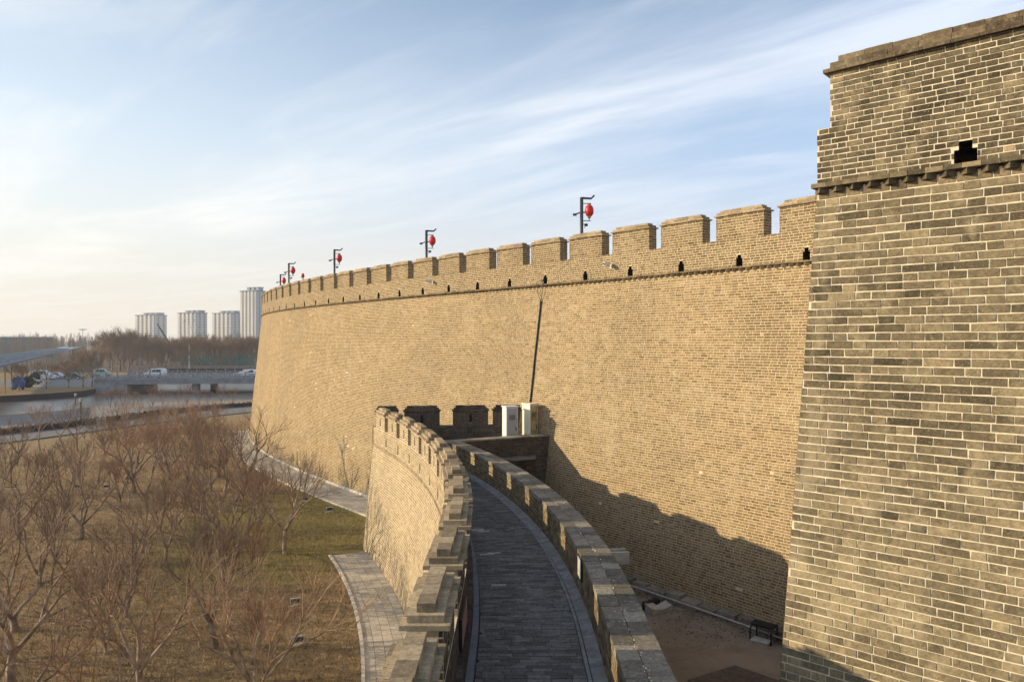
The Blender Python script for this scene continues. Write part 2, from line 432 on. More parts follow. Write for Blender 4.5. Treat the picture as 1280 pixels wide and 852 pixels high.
def brick_geo(face, rows, proud=.012, back=-.04, jit=.0025, tint=None, rough_d=.004):
    """-> V (N,8,3) verts, tints"""
    N = len(rows); sa, sb, za, zb = rows.T
    V = np.zeros((N, 8, 3))
    fd = proud + rng.uniform(-rough_d, rough_d, N)
    J = lambda: rng.uniform(-jit, jit, N)
    V[:, 0] = face(sa + J(), za + J(), fd + J() * .35); V[:, 1] = face(sb + J(), za + J(), fd + J() * .35)
    V[:, 2] = face(sb + J(), zb + J(), fd + J() * .35); V[:, 3] = face(sa + J(), zb + J(), fd + J() * .35)
    V[:, 4] = face(sa, za, back); V[:, 5] = face(sb, za, back); V[:, 6] = face(sb, zb, back); V[:, 7] = face(sa, zb, back)
    t = rng.beta(2.2, 2.2, N) if tint is None else tint
    odd = rng.random(N) < .0012; t = np.where(odd, .995, np.minimum(t, .975))
    return V, t
BQ = np.array([(0, 1, 2, 3), (4, 0, 3, 7), (1, 5, 6, 2), (3, 2, 6, 7), (4, 5, 1, 0)])
def bricks_to_mesh(name, V, t, material, parent=None, kind='stuff'):
    N = len(V)
    if N == 0: return None
    Q = (BQ[None] + (np.arange(N) * 8)[:, None, None]).reshape(-1, 4)
    o = np_mesh(name, V.reshape(-1, 3), Q, material, np.repeat(t, 5), parent)
    if kind: o['kind'] = kind
    return o
def largest(V, n):
    x, y, d = project(V); ok = (d > .3).all(1)
    x0 = np.clip(x.min(1), 0, 1280); x1 = np.clip(x.max(1), 0, 1280); y0 = np.clip(y.min(1), 0, 852); y1 = np.clip(y.max(1), 0, 852)
    a = (x1 - x0) * (y1 - y0) * ok
    idx = np.argsort(-a)[:n]; idx = idx[a[idx] > 4]
    m = np.zeros(len(V), bool); m[idx] = True
    return m
def pieces(name, V, t, material, parent, labels=None):
    """one object per brick, each at its own place"""
    out = []
    for v, tt in zip(V, t):
        c = v.mean(0)
        me = bpy.data.meshes.new(name); me.from_pydata([tuple(p) for p in (v - c)], [], [tuple(q) for q in BQ]); me.materials.append(material)
        a = me.attributes.new('tint', 'FLOAT', 'FACE'); a.data.foreach_set('value', [float(tt)] * 5)
        o = bpy.data.objects.new(name, me); o.location = c; COL.objects.link(o); o.parent = parent; out.append(o)
    return out
def split_bricks(name, V, t, material, parent, n=300, stuff='brickwork'):
    m = largest(V, n)
    pieces(name, V[m], t[m], material, parent)
    bricks_to_mesh(stuff, V[~m], t[~m], material, parent)

def skin(face, s0, s1, z0, z1, d, holes=(), hd=.42, ds=.5, dz=1.0, mb=None):
    """mortar surface behind the bricks with real recesses at the holes"""
    mb = mb or MB()
    S = set(np.linspace(s0, s1, max(2, int((s1 - s0) / ds) + 1)).round(4)); Z = set(np.linspace(z0, z1, max(2, int((z1 - z0) / dz) + 1)).round(4))
    for h in holes:
        if h[0] > s0 and h[1] < s1: S |= {round(h[0], 4), round(h[1], 4)}; Z |= {round(min(max(h[2], z0), z1), 4), round(min(h[3], z1), 4)}
    S = np.array(sorted(S)); Z = np.array(sorted(Z))
    G = face(S[:, None] + 0 * Z[None], Z[None] + 0 * S[:, None], d); base = len(mb.v)
    mb.v += [tuple(p) for p in G.reshape(-1, 3)]; nz = len(Z)
    for i in range(len(S) - 1):
        sm = (S[i] + S[i + 1]) / 2
        hs = [h for h in holes if h[0] < sm < h[1]]
        for j in range(nz - 1):
            zm = (Z[j] + Z[j + 1]) / 2
            if any(h[2] < zm < h[3] for h in hs): continue
            mb.f.append((base + i * nz + j, base + (i + 1) * nz + j, base + (i + 1) * nz + j + 1, base + i * nz + j + 1)); mb.t.append(.5); mb.m.append(0)
    for (a, b, p, q) in holes:
        if a < s0 or b > s1: continue
        c = [face(x, z, dd) for dd in (d, d - hd) for (x, z) in ((a, p), (b, p), (b, q), (a, q))]
        for k in range(4):
            mb.face([c[k], c[(k + 1) % 4], c[4 + (k + 1) % 4], c[4 + k]], .1, 1)
        mb.face(c[4:], .1, 1)
    return mb

# ------------------------------------------------------------------ main city wall
def main_curve():
    x0, y0, t0, k1, k2, k3 = 8.73451129, 24.1923795, 2.22255924, 7.31305844e-03, -2.89585837e-02, 1.37581971e-02
    s = np.linspace(-30, 74, 2081); q = np.clip(s, -7, 62); kk = s - q
    th = t0 + k1 * q + k2 * q ** 2 / 100 + k3 * q ** 3 / 1e4
    th = th + np.where(s > 62, -(s - 62) * .03, 0)
    ds = s[1] - s[0]
    X = np.concatenate([[0], np.cumsum(np.cos(th[:-1]) * ds)]); Y = np.concatenate([[0], np.cumsum(np.sin(th[:-1]) * ds)])
    i0 = np.argmin(abs(s)); X += x0 - X[i0]; Y += y0 - Y[i0]
    m = s >= -7.0
    return Curve(np.stack([X[m], Y[m]], 1), side=1, s_zero=7.0)
MC = main_curve()
ZC = 11.5            # top of the wall body: underside of the dentil course
BAT = .105
MF = Face(MC, ZC, BAT)
PITCH = 2.4954; M_TOP = 13.68; M_SILL = 12.62
S_END = MC.s1 - .2
def px_to_s(px, z, face=MF, lo=-6, hi=60):
    q = np.linspace(lo, hi, 4000); P = face(q, z + 0 * q, 0.0); x = 640 + F * P[:, 0] / P[:, 1]
    return float(q[np.argmin(abs(x - px))])

city_wall = empty('city_wall', (0, 0, 0))
tag(city_wall, 'long curving battered city wall of tan brick with battlements, sunlit, running from the near bastion to the far left', 'wall')
body = skin(MF, -6.9, S_END, 0, ZC, -.001, dz=1.5)
# top walkway and inner face so that the wall is solid
for a, b in zip(np.linspace(-6.9, S_END, 60)[:-1], np.linspace(-6.9, S_END, 60)[1:]):
    t1 = [MF(x, ZC + .1, dd) for x, dd in ((a, 0), (b, 0), (b, -6), (a, -6))]; body.face(t1)
    body.face([MF(a, 0, -6 - BAT * ZC), MF(a, ZC + .1, -6), MF(b, ZC + .1, -6), MF(b, 0, -6 - BAT * ZC)])
body.build('wall_core', M_mort_wall, city_wall)
rows = course_rows(-6.8, S_END, 0.05, ZC - .02, .092, [.27, .27, .13], .019)
V, t = brick_geo(MF, rows, proud=.003, jit=.002, rough_d=.002, tint=np.where(rng.random(len(rows)) < .022 * np.clip((rows[:, 2] - 9.6) / 1.6, 0, 1), .995, np.clip(rng.beta(3.2, 3.2, len(rows)), 0, .97)))
bricks_to_mesh('brickwork', V, t, M_brick_wall, city_wall)
# parapet with loopholes under every merlon
loops = []; n_mer = int((S_END + 5) / PITCH)
mer_s = [k * PITCH for k in range(-2, 30) if k * PITCH + 2 < S_END - 1]
for s0 in mer_s:
    c = s0 + .95 * -1 + .0
for s0 in mer_s:
    c = s0 - 0.98        # merlon spans s0-1.95 .. s0 (s grows away from the camera, s0 = its far end)
    loops.append((c - .13, c + .13, ZC + .16, ZC + .44)); loops.append((c - .075, c + .075, ZC + .44, ZC + .56))
PF = Face(MC, ZC, 0.0)
par = skin(PF, -6.9, S_END, ZC + .1, M_SILL, 0.0, holes=loops, hd=.32, dz=.6)
for a, b in zip(np.linspace(-6.9, S_END, 90)[:-1], np.linspace(-6.9, S_END, 90)[1:]):
    par.face([PF(x, M_SILL, dd) for x, dd in ((a, 0), (b, 0), (b, -.46), (a, -.46))])
    par.face([PF(a, ZC, -.46), PF(a, M_SILL, -.46), PF(b, M_SILL, -.46), PF(b, ZC, -.46)])
par.build('parapet', [M_mort_wall, M_recess_shade], city_wall)
rows = course_rows(-6.8, S_END, ZC + .16, M_SILL + .008, .09, [.27, .14], .020, holes=loops)
V, t = brick_geo(PF, rows, proud=.003, jit=.002, rough_d=.002)
bricks_to_mesh('parapet_brickwork', V, t, M_brick_par, city_wall)
# projecting string course of plates over dog tooth bricks
def string_course(face, s0, s1, zt, tooth, material, parent, proj=.10, h=.055, th=.10, plate=.30, parts=None):
    q = np.arange(s0, s1, plate); rows = np.array([(a + .002, min(a + plate, s1) - .002, zt - h, zt) for a in q])
    V, t = brick_geo(face, rows, proud=proj, back=-.02, jit=.003)
    if parts: m = largest(V, parts); pieces('ledge_brick', V[m], t[m], material, parent); V, t = V[~m], t[~m]
    bricks_to_mesh('ledge_bricks', V, t, material, parent)
    vs = []; tt = []
    for a in np.arange(s0 + .02, s1 - tooth, tooth):
        b = a + tooth * .92; m_ = (a + b) / 2
        p = [face(a, zt - h - th, -.01), face(b, zt - h - th, -.01), face(m_, zt - h - th, proj * .95),
             face(a, zt - h, -.01), face(b, zt - h, -.01), face(m_, zt - h, proj * .95)]
        vs.append(p); tt.append(rng.random() * .6)
    return np.array(vs), np.array(tt)
TQ3 = [(0, 2, 1), (3, 4, 5)]; TQ4 = [(0, 3, 5, 2), (2, 5, 4, 1)]
def teeth_mesh(name, vs, tt, material, parent):
    mb = MB()
    for p, t_ in zip(vs, tt):
        b = len(mb.v); mb.v += [tuple(x) for x in p]
        for q in TQ3 + TQ4: mb.f.append(tuple(b + i for i in q)); mb.t.append(float(t_)); mb.m.append(0)
    o = mb.build(name, material, parent); o['kind'] = 'stuff'; return o
vs, tt = string_course(PF, -6.8, S_END, ZC + .155, .27, M_brick_par, city_wall, proj=.085)
teeth_mesh('dog_tooth_course', vs, tt, M_brick_par, city_wall)

# one merlon: mortar core, its bricks, its stepped cap. Local x runs along the wall, y outward (+)
def merlon_proto(name, L, H, T, cap, bm, cm, mm, ch=.09, pat=(.27, .14), slit=None, parent=None, sided=True, im=None):
    class LF:
        def __init__(s, o, ax, nn): s.o, s.a, s.nn = np.array(o, float), np.array(ax, float), np.array(nn, float)
        def __call__(s, q, z, d):
            q = np.asarray(q, float); z = np.asarray(z, float); d = np.asarray(d, float) + 0 * q
            xy = s.o + q[..., None] * s.a + d[..., None] * s.nn
            return np.concatenate([xy, (z + 0 * q)[..., None]], -1)
    sides = [LF((-L / 2, T / 2), (1, 0), (0, 1)), LF((L / 2, -T / 2), (-1, 0), (0, -1)), LF((-L / 2, -T / 2), (0, 1), (-1, 0)), LF((L / 2, T / 2), (0, -1), (1, 0))]
    holes = [slit] if slit else []
    mb = MB(); lens = (L, L, T, T); Vs = []; ts = []
    for i, (fc, ln) in enumerate(zip(sides, lens)):
        hl = holes if i == 0 else ([(L - slit[1], L - slit[0], slit[2], slit[3])] if slit and i == 1 else [])
        skin(fc, 0, ln, 0, H, -.008, holes=hl, hd=T / 2 - .01 if slit else .2, ds=5, dz=5, mb=mb)
        rows = course_rows(-.0, ln, .005, H - .002, ch, list(pat), .018, holes=hl)
        V, t = brick_geo(fc, rows, proud=-.004, back=-.05, jit=.002, rough_d=.002); Vs.append(V); ts.append(t)
    mb.face([(-L / 2, -T / 2, H), (L / 2, -T / 2, H), (L / 2, T / 2, H), (-L / 2, T / 2, H)])
    core = mb.build(name, [mm, M_recess_shade], parent)
    if im is None: bricks_to_mesh('merlon_brickwork', np.concatenate(Vs), np.concatenate(ts), bm, core)
    else:
        keep = [0, 2, 3]; bricks_to_mesh('merlon_brickwork', np.concatenate([Vs[k] for k in keep]), np.concatenate([ts[k] for k in keep]), bm, core)
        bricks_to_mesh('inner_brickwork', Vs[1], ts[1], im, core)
    # cap: plate then courses stepping in, each course of separate bricks
    cb = MB(); z = H
    for (ov, hh, bl, inset_end) in cap:
        wdt = T / 2 + ov; Le = L / 2 + inset_end; n = max(1, int(round(2 * Le / bl)))
        for k in range(n):
            x0 = -Le + 2 * Le * k / n + .003; x1 = -Le + 2 * Le * (k + 1) / n - .003; j = rng.uniform(-.005, .005, 3)
            cb.box(x0, x1, -wdt + j[0], wdt + j[1], z + .001, z + hh - .001 + j[2] * .6, float(rng.random()))
        z += hh
    cp = cb.build('cap', cm, core)
    return core
CAP_MAIN = [(.055, .05, .28, .06), (.01, .085, .30, -.03), (-.07, .085, .30, -.13)]
m_protos = [merlon_proto('merlon', 1.92, M_TOP - M_SILL - .22, .44, CAP_MAIN, M_brick_par, M_cap, M_mort_wall, parent=city_wall) for _ in range(3)]
def put_on(o, face, s, z, d=0.0, flip=0):
    p, n = face.c.frame(s); o.location = (p.x + n.x * d, p.y + n.y * d, z)
    o.rotation_euler = (0, 0, math.atan2(n.y, n.x) - math.pi / 2)
kids = {}
for i, s0 in enumerate(mer_s):
    o = m_protos[i] if i < 3 else copy_tree(m_protos[i % 3], city_wall)
    put_on(o, PF, s0 - .98, M_SILL, -.22)

# ------------------------------------------------------------------ near bastion
TC = np.array([4.93, 11.93]); td = np.array([.735, -.678]); td /= np.hypot(*td)
TL = 11.0
TZ = ZC
# s runs from the corner to the right (towards the camera's right)
tcur = Curve([TC + td * q for q in np.linspace(-1.5, TL, 60)], side=-1, s_zero=1.5)
TF = Face(tcur, TZ, .055)
bastion = empty('bastion', (0, 0, 0))
tag(bastion, 'near projecting brick bastion with pale mortar joints filling the right of the view', 'bastion')
side_b = .055
left_edge = lambda z: -side_b * max(0, TZ - z)
sk = MB()
nzs = 12
zs = np.linspace(0, TZ + .02, nzs)
sdir = np.array([-td[1], td[0]])   # into the wall line
if sdir[1] < 0: sdir = -sdir
for z0, z1 in zip(zs[:-1], zs[1:]):
    q0 = [left_edge(z0)] + list(np.linspace(.5, TL, 8)); q1 = [left_edge(z1)] + list(np.linspace(.5, TL, 8))
    for i in range(8):
        sk.face([TF(q0[i], z0, 0.), TF(q0[i + 1], z0, 0.), TF(q1[i + 1], z1, 0.), TF(q1[i], z1, 0.)])
    a0 = TF(q0[0], z0, 0.); a1 = TF(q1[0], z1, 0.); e = np.array([sdir[0], sdir[1], 0]) * 13.5
    sk.face([a0 + e, a0, a1, a1 + e])
    b0 = TF(TL, z0, 0.); b1 = TF(TL, z1, 0.)
    sk.face([b0, b0 + e, b1 + e, b1])
a = TF(0, TZ, 0.); b = TF(TL, TZ, 0.); e = np.array([sdir[0], sdir[1], 0]) * 13
sk.face([a, b, b + e, a + e])
sk.build('bastion_core', M_mort_tow, bastion)
rows = course_rows(left_edge, TL, .04, TZ - .005, .1255, [.43, .22], .0205, jit=.09)
tn = rng.beta(1.9, 2.0, len(rows)); zc_ = rows[:, 2]; sc_ = rows[:, 0]
# weathering: greyer bricks towards the top, warmer worn bricks lower down
tn = np.clip(.12 + tn * .78 + np.interp(zc_, [0, 3, 5.5, 7.2, 10, 11, 11.5], [.04, .10, .12, -.08, -.10, .0, .06]) + rng.normal(0, .05, len(rows)), .01, .97)
V, t = brick_geo(TF, rows, proud=.011, jit=.006, rough_d=.004, tint=tn)
split_bricks('brick', V, t, M_brick_tow, bastion, 300)
# hidden return face, still in brick
class SideFace:
    def __call__(s, q, z, d):
        q = np.asarray(q, float); z = np.asarray(z, float); off = d + side_b * np.maximum(0, TZ - z)
        base = TF(0 * q, z, 0.0)
        return np.stack([base[..., 0] + sdir[0] * q - td[0] * off, base[..., 1] + sdir[1] * q - td[1] * off, z + 0 * q], -1)
SFc = SideFace()
rows = course_rows(0.01, 13, .04, TZ - .005, .1255, [.43, .22], .017)
V, t = brick_geo(SFc, rows, proud=.013); bricks_to_mesh('side_brickwork', V, t, M_brick_tow, bastion)
# bastion parapet
TPF = Face(tcur, TZ, 0.0)
px_s = lambda px, z: (lambda q: float(q[np.argmin(abs(640 + F * TPF(q, z + 0 * q, 0.)[:, 0] / TPF(q, z + 0 * q, 0.)[:, 1] - px))]))(np.linspace(-1, TL, 8000))
lc = px_s(1207, 11.9)
T_SILL = 12.50; T_CAPB = 13.36; T_TOP = 13.64
tl = [(lc - .145, lc + .145, TZ + .115, TZ + .33), (lc - .085, lc + .085, TZ + .33, TZ + .45)]
pc = skin(TPF, 0, TL, TZ + .05, T_SILL, 0., holes=tl, hd=.4, ds=1, dz=3)
pc.face([TPF(0, TZ, 0.), TPF(0, TZ, -.5), TPF(0, T_SILL, -.5), TPF(0, T_SILL, 0.)])
pc.face([TPF(0, T_SILL, 0.), TPF(TL, T_SILL, 0.), TPF(TL, T_SILL, -.5), TPF(0, T_SILL, -.5)])
pc.face([TPF(0, TZ, -.5), TPF(TL, TZ, -.5), TPF(TL, T_SILL, -.5), TPF(0, T_SILL, -.5)])
pc.build('parapet', [M_mort_tow, M_recess_shade], bastion)
rows = course_rows(0, TL, TZ + .115, T_SILL, .0905, [.27, .14], .018, holes=tl)
tn = np.clip(rng.beta(1.8, 2.6, len(rows)) * .62, .01, .9)
V, t = brick_geo(TPF, rows, proud=.008, jit=.004, tint=tn)
m = largest(V, 180); pieces('parapet_brick', V[m], t[m], M_brick_tow, bastion); bricks_to_mesh('parapet_brickwork', V[~m], t[~m], M_brick_tow, bastion)
# left return of the parapet (end bricks)
vs, tt = string_course(TPF, -.06, TL, TZ + .115, .255, M_brick_tow, bastion, proj=.13, h=.07, th=.085, plate=.235, parts=60)
m_ = np.array([0 < project(v)[0].mean() < 1400 and v[:, 1].mean() > 2 for v in vs])
for v_, t_ in zip(vs[m_], tt[m_]):
    c = v_.mean(0); me = bpy.data.meshes.new('tooth_brick'); me.from_pydata([tuple(p - c) for p in v_], [], TQ3 + TQ4); me.materials.append(M_brick_tow)
    aa = me.attributes.new('tint', 'FLOAT', 'FACE'); aa.data.foreach_set('value', [float(t_) * .8] * 4)
    o = bpy.data.objects.new('tooth_brick', me); o.location = c; link(o, bastion)
teeth_mesh('tooth_bricks', vs[~m_], tt[~m_], M_brick_tow, bastion)
# bastion merlon (one wide one in view, others beyond the frame)
def bastion_merlon(sa, sb, n_parts=200):
    mb = MB()
    for fc, in ((TPF,),):
        skin(fc, sa, sb, T_SILL, T_CAPB, -.002, ds=5, dz=5, mb=mb)
    for q in (sa, sb): mb.face([TPF(q, T_SILL, -.002), TPF(q, T_SILL, -.5), TPF(q, T_CAPB, -.5), TPF(q, T_CAPB, -.002)])
    mb.face([TPF(sa, T_SILL, -.5), TPF(sb, T_SILL, -.5), TPF(sb, T_CAPB, -.5), TPF(sa, T_CAPB, -.5)])
    mb.face([TPF(sa, T_CAPB, 0.), TPF(sb, T_CAPB, 0.), TPF(sb, T_CAPB, -.5), TPF(sa, T_CAPB, -.5)])
    core = mb.build('merlon', M_mort_tow, bastion)
    rows = course_rows(sa, sb, T_SILL, T_CAPB, .0905, [.27, .14], .018)
    tn = np.clip(rng.beta(1.8, 2.6, len(rows)) * .62, .01, .9)
    V, t = brick_geo(TPF, rows, proud=.008, jit=.004, tint=tn)
    m = largest(V, n_parts); pieces('brick', V[m], t[m], M_brick_tow, core); bricks_to_mesh('merlon_brickwork', V[~m], t[~m], M_brick_tow, core)
    def course(z0, z1, d0, d1, e, bl, nm):
        V = []
        n = int(round((sb - sa + 2 * e) / bl))
        for k in range(n):
            a_ = sa - e + (sb - sa + 2 * e) * k / n + .003; b_ = sa - e + (sb - sa + 2 * e) * (k + 1) / n - .003; j = rng.uniform(-.006, .006, 2)
            V.append([TPF(a_, z0, d0 + j[0]), TPF(b_, z0, d0 + j[0]), TPF(b_, z1 + j[1], d0 + j[0]), TPF(a_, z1 + j[1], d0 + j[0]),
                      TPF(a_, z0, d1), TPF(b_, z0, d1), TPF(b_, z1 + j[1], d1), TPF(a_, z1 + j[1], d1)])
        V = np.array(V); m = largest(V, 40)
        t = rng.random(len(V)) * .55
        pieces(nm, V[m], t[m], M_capdark, core); bricks_to_mesh(nm + 's', V[~m], t[~m], M_capdark, core)
    course(T_CAPB, T_CAPB + .055, .09, -.6, .09, .36, 'cap_plate')
    course(T_CAPB + .056, T_CAPB + .165, .025, -.53, .0, .42, 'cap_brick')
    course(T_CAPB + .166, T_CAPB + .27, -.05, -.45, -.10, .42, 'cap_brick')
bastion_merlon(px_s(1038, 13.0), px_s(1038, 13.0) + 3.4)
bastion_merlon(px_s(1038, 13.0) + 4.1, px_s(1038, 13.0) + 7.0, 0)

# ------------------------------------------------------------------ lower curtain wall
ZW = 4.25; R_SILL = 5.30; R_BAND = 4.52; R_MTOP = 6.20; LOWTOP = 5.06
lx = lambda Y: -.95 - .01095 * np.maximum(0, Y - 11.4) ** 2
rx = lambda Y: 1.38 - .01274 * np.maximum(0, Y - 11.9) ** 2
Yl = np.linspace(-8, 32.75, 500); Yr = np.linspace(-8, 29.7, 500)
LC = Curve(np.stack([lx(Yl), Yl], 1), side=1)          # centre line of the battlement, outward = left
RC = Curve(np.stack([rx(Yr), Yr], 1), side=-1)         # inner face of the low wall, outward = right
HT = .20                                               # half thickness of the battlement
LO = Face(LC, R_BAND, .105)                            # battered outer face (d measured from the centre line)
LP = Face(LC, R_BAND, 0.0)
curtain = empty('curtain_wall', (0, 0, 0))
tag(curtain, 'lower curving curtain wall below the viewer, battlemented on its sunlit left side', 'wall')
SL0, SL1 = 0.0, LC.s1
def y_to_s(c, y): return float(np.interp(y, c.P[:, 1], c.s))
# merlon stations: a gap is centred at Y = 9.9
RP = 2.135; GAP = .56
g0 = y_to_s(LC, 9.92); gaps = [g0 + k * RP for k in range(-8, 13) if 0.5 < g0 + k * RP < SL1 - 1.0]
mers = [(g0 + (k + .5) * RP) for k in range(-8, 13) if 1.0 < g0 + (k + .5) * RP < SL1 - .2]
slits = [(c - .07, c + .07, R_BAND + .17, R_BAND + .50) for c in gaps]
cm = MB()
skin(LO, SL0, SL1, 0, R_BAND, HT, mb=cm, ds=.6, dz=1.2)
skin(LP, SL0, SL1, R_BAND, R_SILL, HT, holes=slits, hd=.28, mb=cm, ds=.6, dz=2)
for a, b in zip(np.linspace(SL0, SL1, 50)[:-1], np.linspace(SL0, SL1, 50)[1:]):
    cm.face([LP(a, R_SILL, HT), LP(b, R_SILL, HT), LP(b, R_SILL, -HT), LP(a, R_SILL, -HT)])
cm.build('outer_core', [M_mort_ring, M_recess_shade], curtain)
rows = course_rows(SL0, SL1, .03, R_BAND - .03, .094, [.28, .28, .14], .020)
V, t = brick_geo(LO, rows, proud=HT + .005, back=HT - .03, jit=.002, rough_d=.002); bricks_to_mesh('outer_brickwork', V, t, M_brick_ring, curtain)
rows = course_rows(SL0, SL1, R_BAND + .03, R_SILL, .094, [.28, .14], .018, holes=slits)
V, t = brick_geo(LP, rows, proud=HT + .005, back=HT - .03, jit=.002, rough_d=.002); bricks_to_mesh('parapet_brickwork', V, t, M_brick_ring, curtain)
# moulded band
q = np.arange(SL0, SL1, .3); rows = np.array([(a + .002, a + .298, R_BAND - .03, R_BAND + .03) for a in q])
V, t = brick_geo(LP, rows, proud=HT + .05, back=HT, jit=.002); bricks_to_mesh('band_bricks', V, t, M_brick_ring, curtain)
# inner face of the battlement + foot ledge + kerb
ci = MB()
LI = Face(Curve(LC.P, side=-1), R_BAND, 0.0)
skin(LI, SL0, SL1, ZW - .1, R_SILL, HT - .004, mb=ci, ds=.6, dz=2)
skin(LI, SL0, SL1, ZW - .1, ZW + .42, HT + .08, mb=ci, ds=.6, dz=2)
for a, b in zip(np.linspace(SL0, SL1, 70)[:-1], np.linspace(SL0, SL1, 70)[1:]):
    ci.face([LI(a, ZW + .42, HT - .01), LI(b, ZW + .42, HT - .01), LI(b, ZW + .42, HT + .08), LI(a, ZW + .42, HT + .08)])
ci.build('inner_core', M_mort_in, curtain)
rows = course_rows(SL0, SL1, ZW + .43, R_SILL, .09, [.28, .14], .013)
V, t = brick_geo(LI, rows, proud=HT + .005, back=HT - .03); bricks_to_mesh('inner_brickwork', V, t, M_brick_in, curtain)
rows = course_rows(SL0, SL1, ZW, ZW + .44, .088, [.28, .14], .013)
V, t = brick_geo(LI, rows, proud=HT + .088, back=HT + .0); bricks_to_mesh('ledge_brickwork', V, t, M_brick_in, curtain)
CAP_RING = [(.075, .06, .26, .05), (.0, .085, .28, -.03), (-.10, .10, .32, -.11)]
slit_m = (.79 - .065, .79 + .065, .15, .47)
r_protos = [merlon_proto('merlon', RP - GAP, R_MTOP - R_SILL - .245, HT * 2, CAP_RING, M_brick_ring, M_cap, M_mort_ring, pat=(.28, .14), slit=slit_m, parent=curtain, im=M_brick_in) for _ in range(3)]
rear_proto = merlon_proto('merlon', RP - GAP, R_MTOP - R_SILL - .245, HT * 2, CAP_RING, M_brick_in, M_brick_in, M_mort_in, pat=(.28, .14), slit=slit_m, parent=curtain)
for i, c in enumerate(mers):
    o = r_protos[i] if i < 3 else copy_tree(r_protos[i % 3], curtain)
    put_on(o, LP, c, R_SILL, 0)
# rear battlement that returns to the city wall
A = Vector((lx(32.75) - .02, 32.95)); Bp = Vector((.62, 33.75))
rc = Curve([tuple(A.lerp(Bp, q)) for q in np.linspace(-.035, 1, 40)], side=-1)   # camera side is outward here
RB = Face(rc, R_SILL, 0.0); RL = rc.s1
rb = MB()
skin(RB, 0, RL, 0, R_SILL, HT, mb=rb, ds=1, dz=2); skin(Face(Curve(rc.P, side=1), R_SILL, 0.), 0, RL, 0, R_SILL, HT + .0, mb=rb, ds=1, dz=2)
rb.face([RB(0, R_SILL, HT), RB(RL, R_SILL, HT), RB(RL, R_SILL, -HT), RB(0, R_SILL, -HT)])
rb.face([RB(0, R_SILL, HT), RB(0, R_SILL, -HT), RB(0, 0, -HT), RB(0, 0, HT)])
rb.build('rear_core', M_mort_in, curtain)
rows = course_rows(0.0, RL, ZW, R_SILL, .09, [.28, .14], .013)
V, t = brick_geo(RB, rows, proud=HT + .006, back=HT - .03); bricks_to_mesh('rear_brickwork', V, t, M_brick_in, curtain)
for ri, px in enumerate((527.5, 588, 647)):
    q = np.linspace(0, RL, 3000); P = RB(q, R_SILL + 0 * q, 0.); s_ = float(q[np.argmin(abs(640 + F * P[:, 0] / P[:, 1] - px))])
    o = rear_proto if ri == 0 else copy_tree(rear_proto, curtain)
    put_on(o, RB, min(s_, RL - .7), R_SILL, 0)
s_ = .85
# small corner merlon
o = copy_tree(rear_proto, curtain); put_on(o, RB, .62, R_SILL, 0); o.scale = (.62, 1, 1)

# low wall on the right (inner face lit through the battlement's gaps)
CW = .56
RI = Face(Curve(RC.P, side=1), LOWTOP, 0.0)     # inner face, outward = left
RO = Face(RC, LOWTOP, .06)
SR1 = RC.s1
lw = MB()
skin(RI, 0, SR1, ZW - .1, LOWTOP - .1, .0, mb=lw, ds=.6, dz=2)
skin(RO, 0, SR1 + 0, 0, LOWTOP - .1, CW - .03, mb=lw, ds=.6, dz=2)
for a, b in zip(np.linspace(0, SR1, 60)[:-1], np.linspace(0, SR1, 60)[1:]):
    lw.face([RI(a, LOWTOP - .1, 0), RI(b, LOWTOP - .1, 0), RI(b, LOWTOP - .1, -CW), RI(a, LOWTOP - .1, -CW)])
lw.build('low_wall_core', M_mort_ring, curtain)
y3 = [y_to_s(RC, yy) for yy in np.arange(8.0, 30, 2.1)]
rows = course_rows(0, SR1, ZW, LOWTOP - .1, .095, [.28, .14], .013)
V, t = brick_geo(RI, rows, proud=.009, back=-.03, jit=.003); bricks_to_mesh('low_wall_brickwork', V, t, M_brick_par, curtain)
rows = course_rows(0, SR1, .03, LOWTOP - .1, .10, [.3, .15], .013)
V, t = brick_geo(RO, rows, proud=CW - .02, back=CW - .05); bricks_to_mesh('courtyard_brickwork', V, t, M_brick_par, curtain)
# coping in two rows of big bricks
V = []; t = []
for row, (d0, d1, bl) in enumerate(((.025, -.26, .46), (-.268, -CW - .02, .34))):
    q = 0.0 + row * .2
    while q < SR1 - .05:
        e = min(q + bl * rng.uniform(.85, 1.15), SR1); j = rng.uniform(-.006, .006, 8); a_, b_ = q + .005, e - .005
        z0, z1 = LOWTOP - .1, LOWTOP
        c = [RI(a_, z0, d0), RI(b_, z0, d0), RI(b_, z1 + j[0], d0 + j[1]), RI(a_, z1 + j[2], d0 + j[3]), RI(a_, z0, d1), RI(b_, z0, d1), RI(b_, z1 + j[4], d1 + j[5]), RI(a_, z1 + j[6], d1 + j[7])]
        V.append(c); t.append(rng.random() * .9); q = e
split_bricks('coping_brick', np.array(V), np.array(t), M_coping, curtain, 300, 'coping_bricks')
mb = MB()
for _ in range(110):
    yv = 7 + 12 * rng.random() ** 1.5; q = y_to_s(RC, yv); d = -.265 + rng.normal(0, .022 if rng.random() < .8 else .12); c = RI(q, LOWTOP + .002, d); k = rng.uniform(.005, .018)
    mb.hexa([(c[0] + k * math.cos(t_) * rng.uniform(.6, 1.3), c[1] + k * 1.6 * math.sin(t_), c[2]) for t_ in (0.3, 1.8, 3.4, 5.0)] + [(c[0] + .6 * k * math.cos(t_), c[1] + k * math.sin(t_), c[2] + k * .5) for t_ in (0.3, 1.8, 3.4, 5.0)], .5)
o = mb.build('mortar_crumbs', M_mort_ring, curtain); o['kind'] = 'stuff'
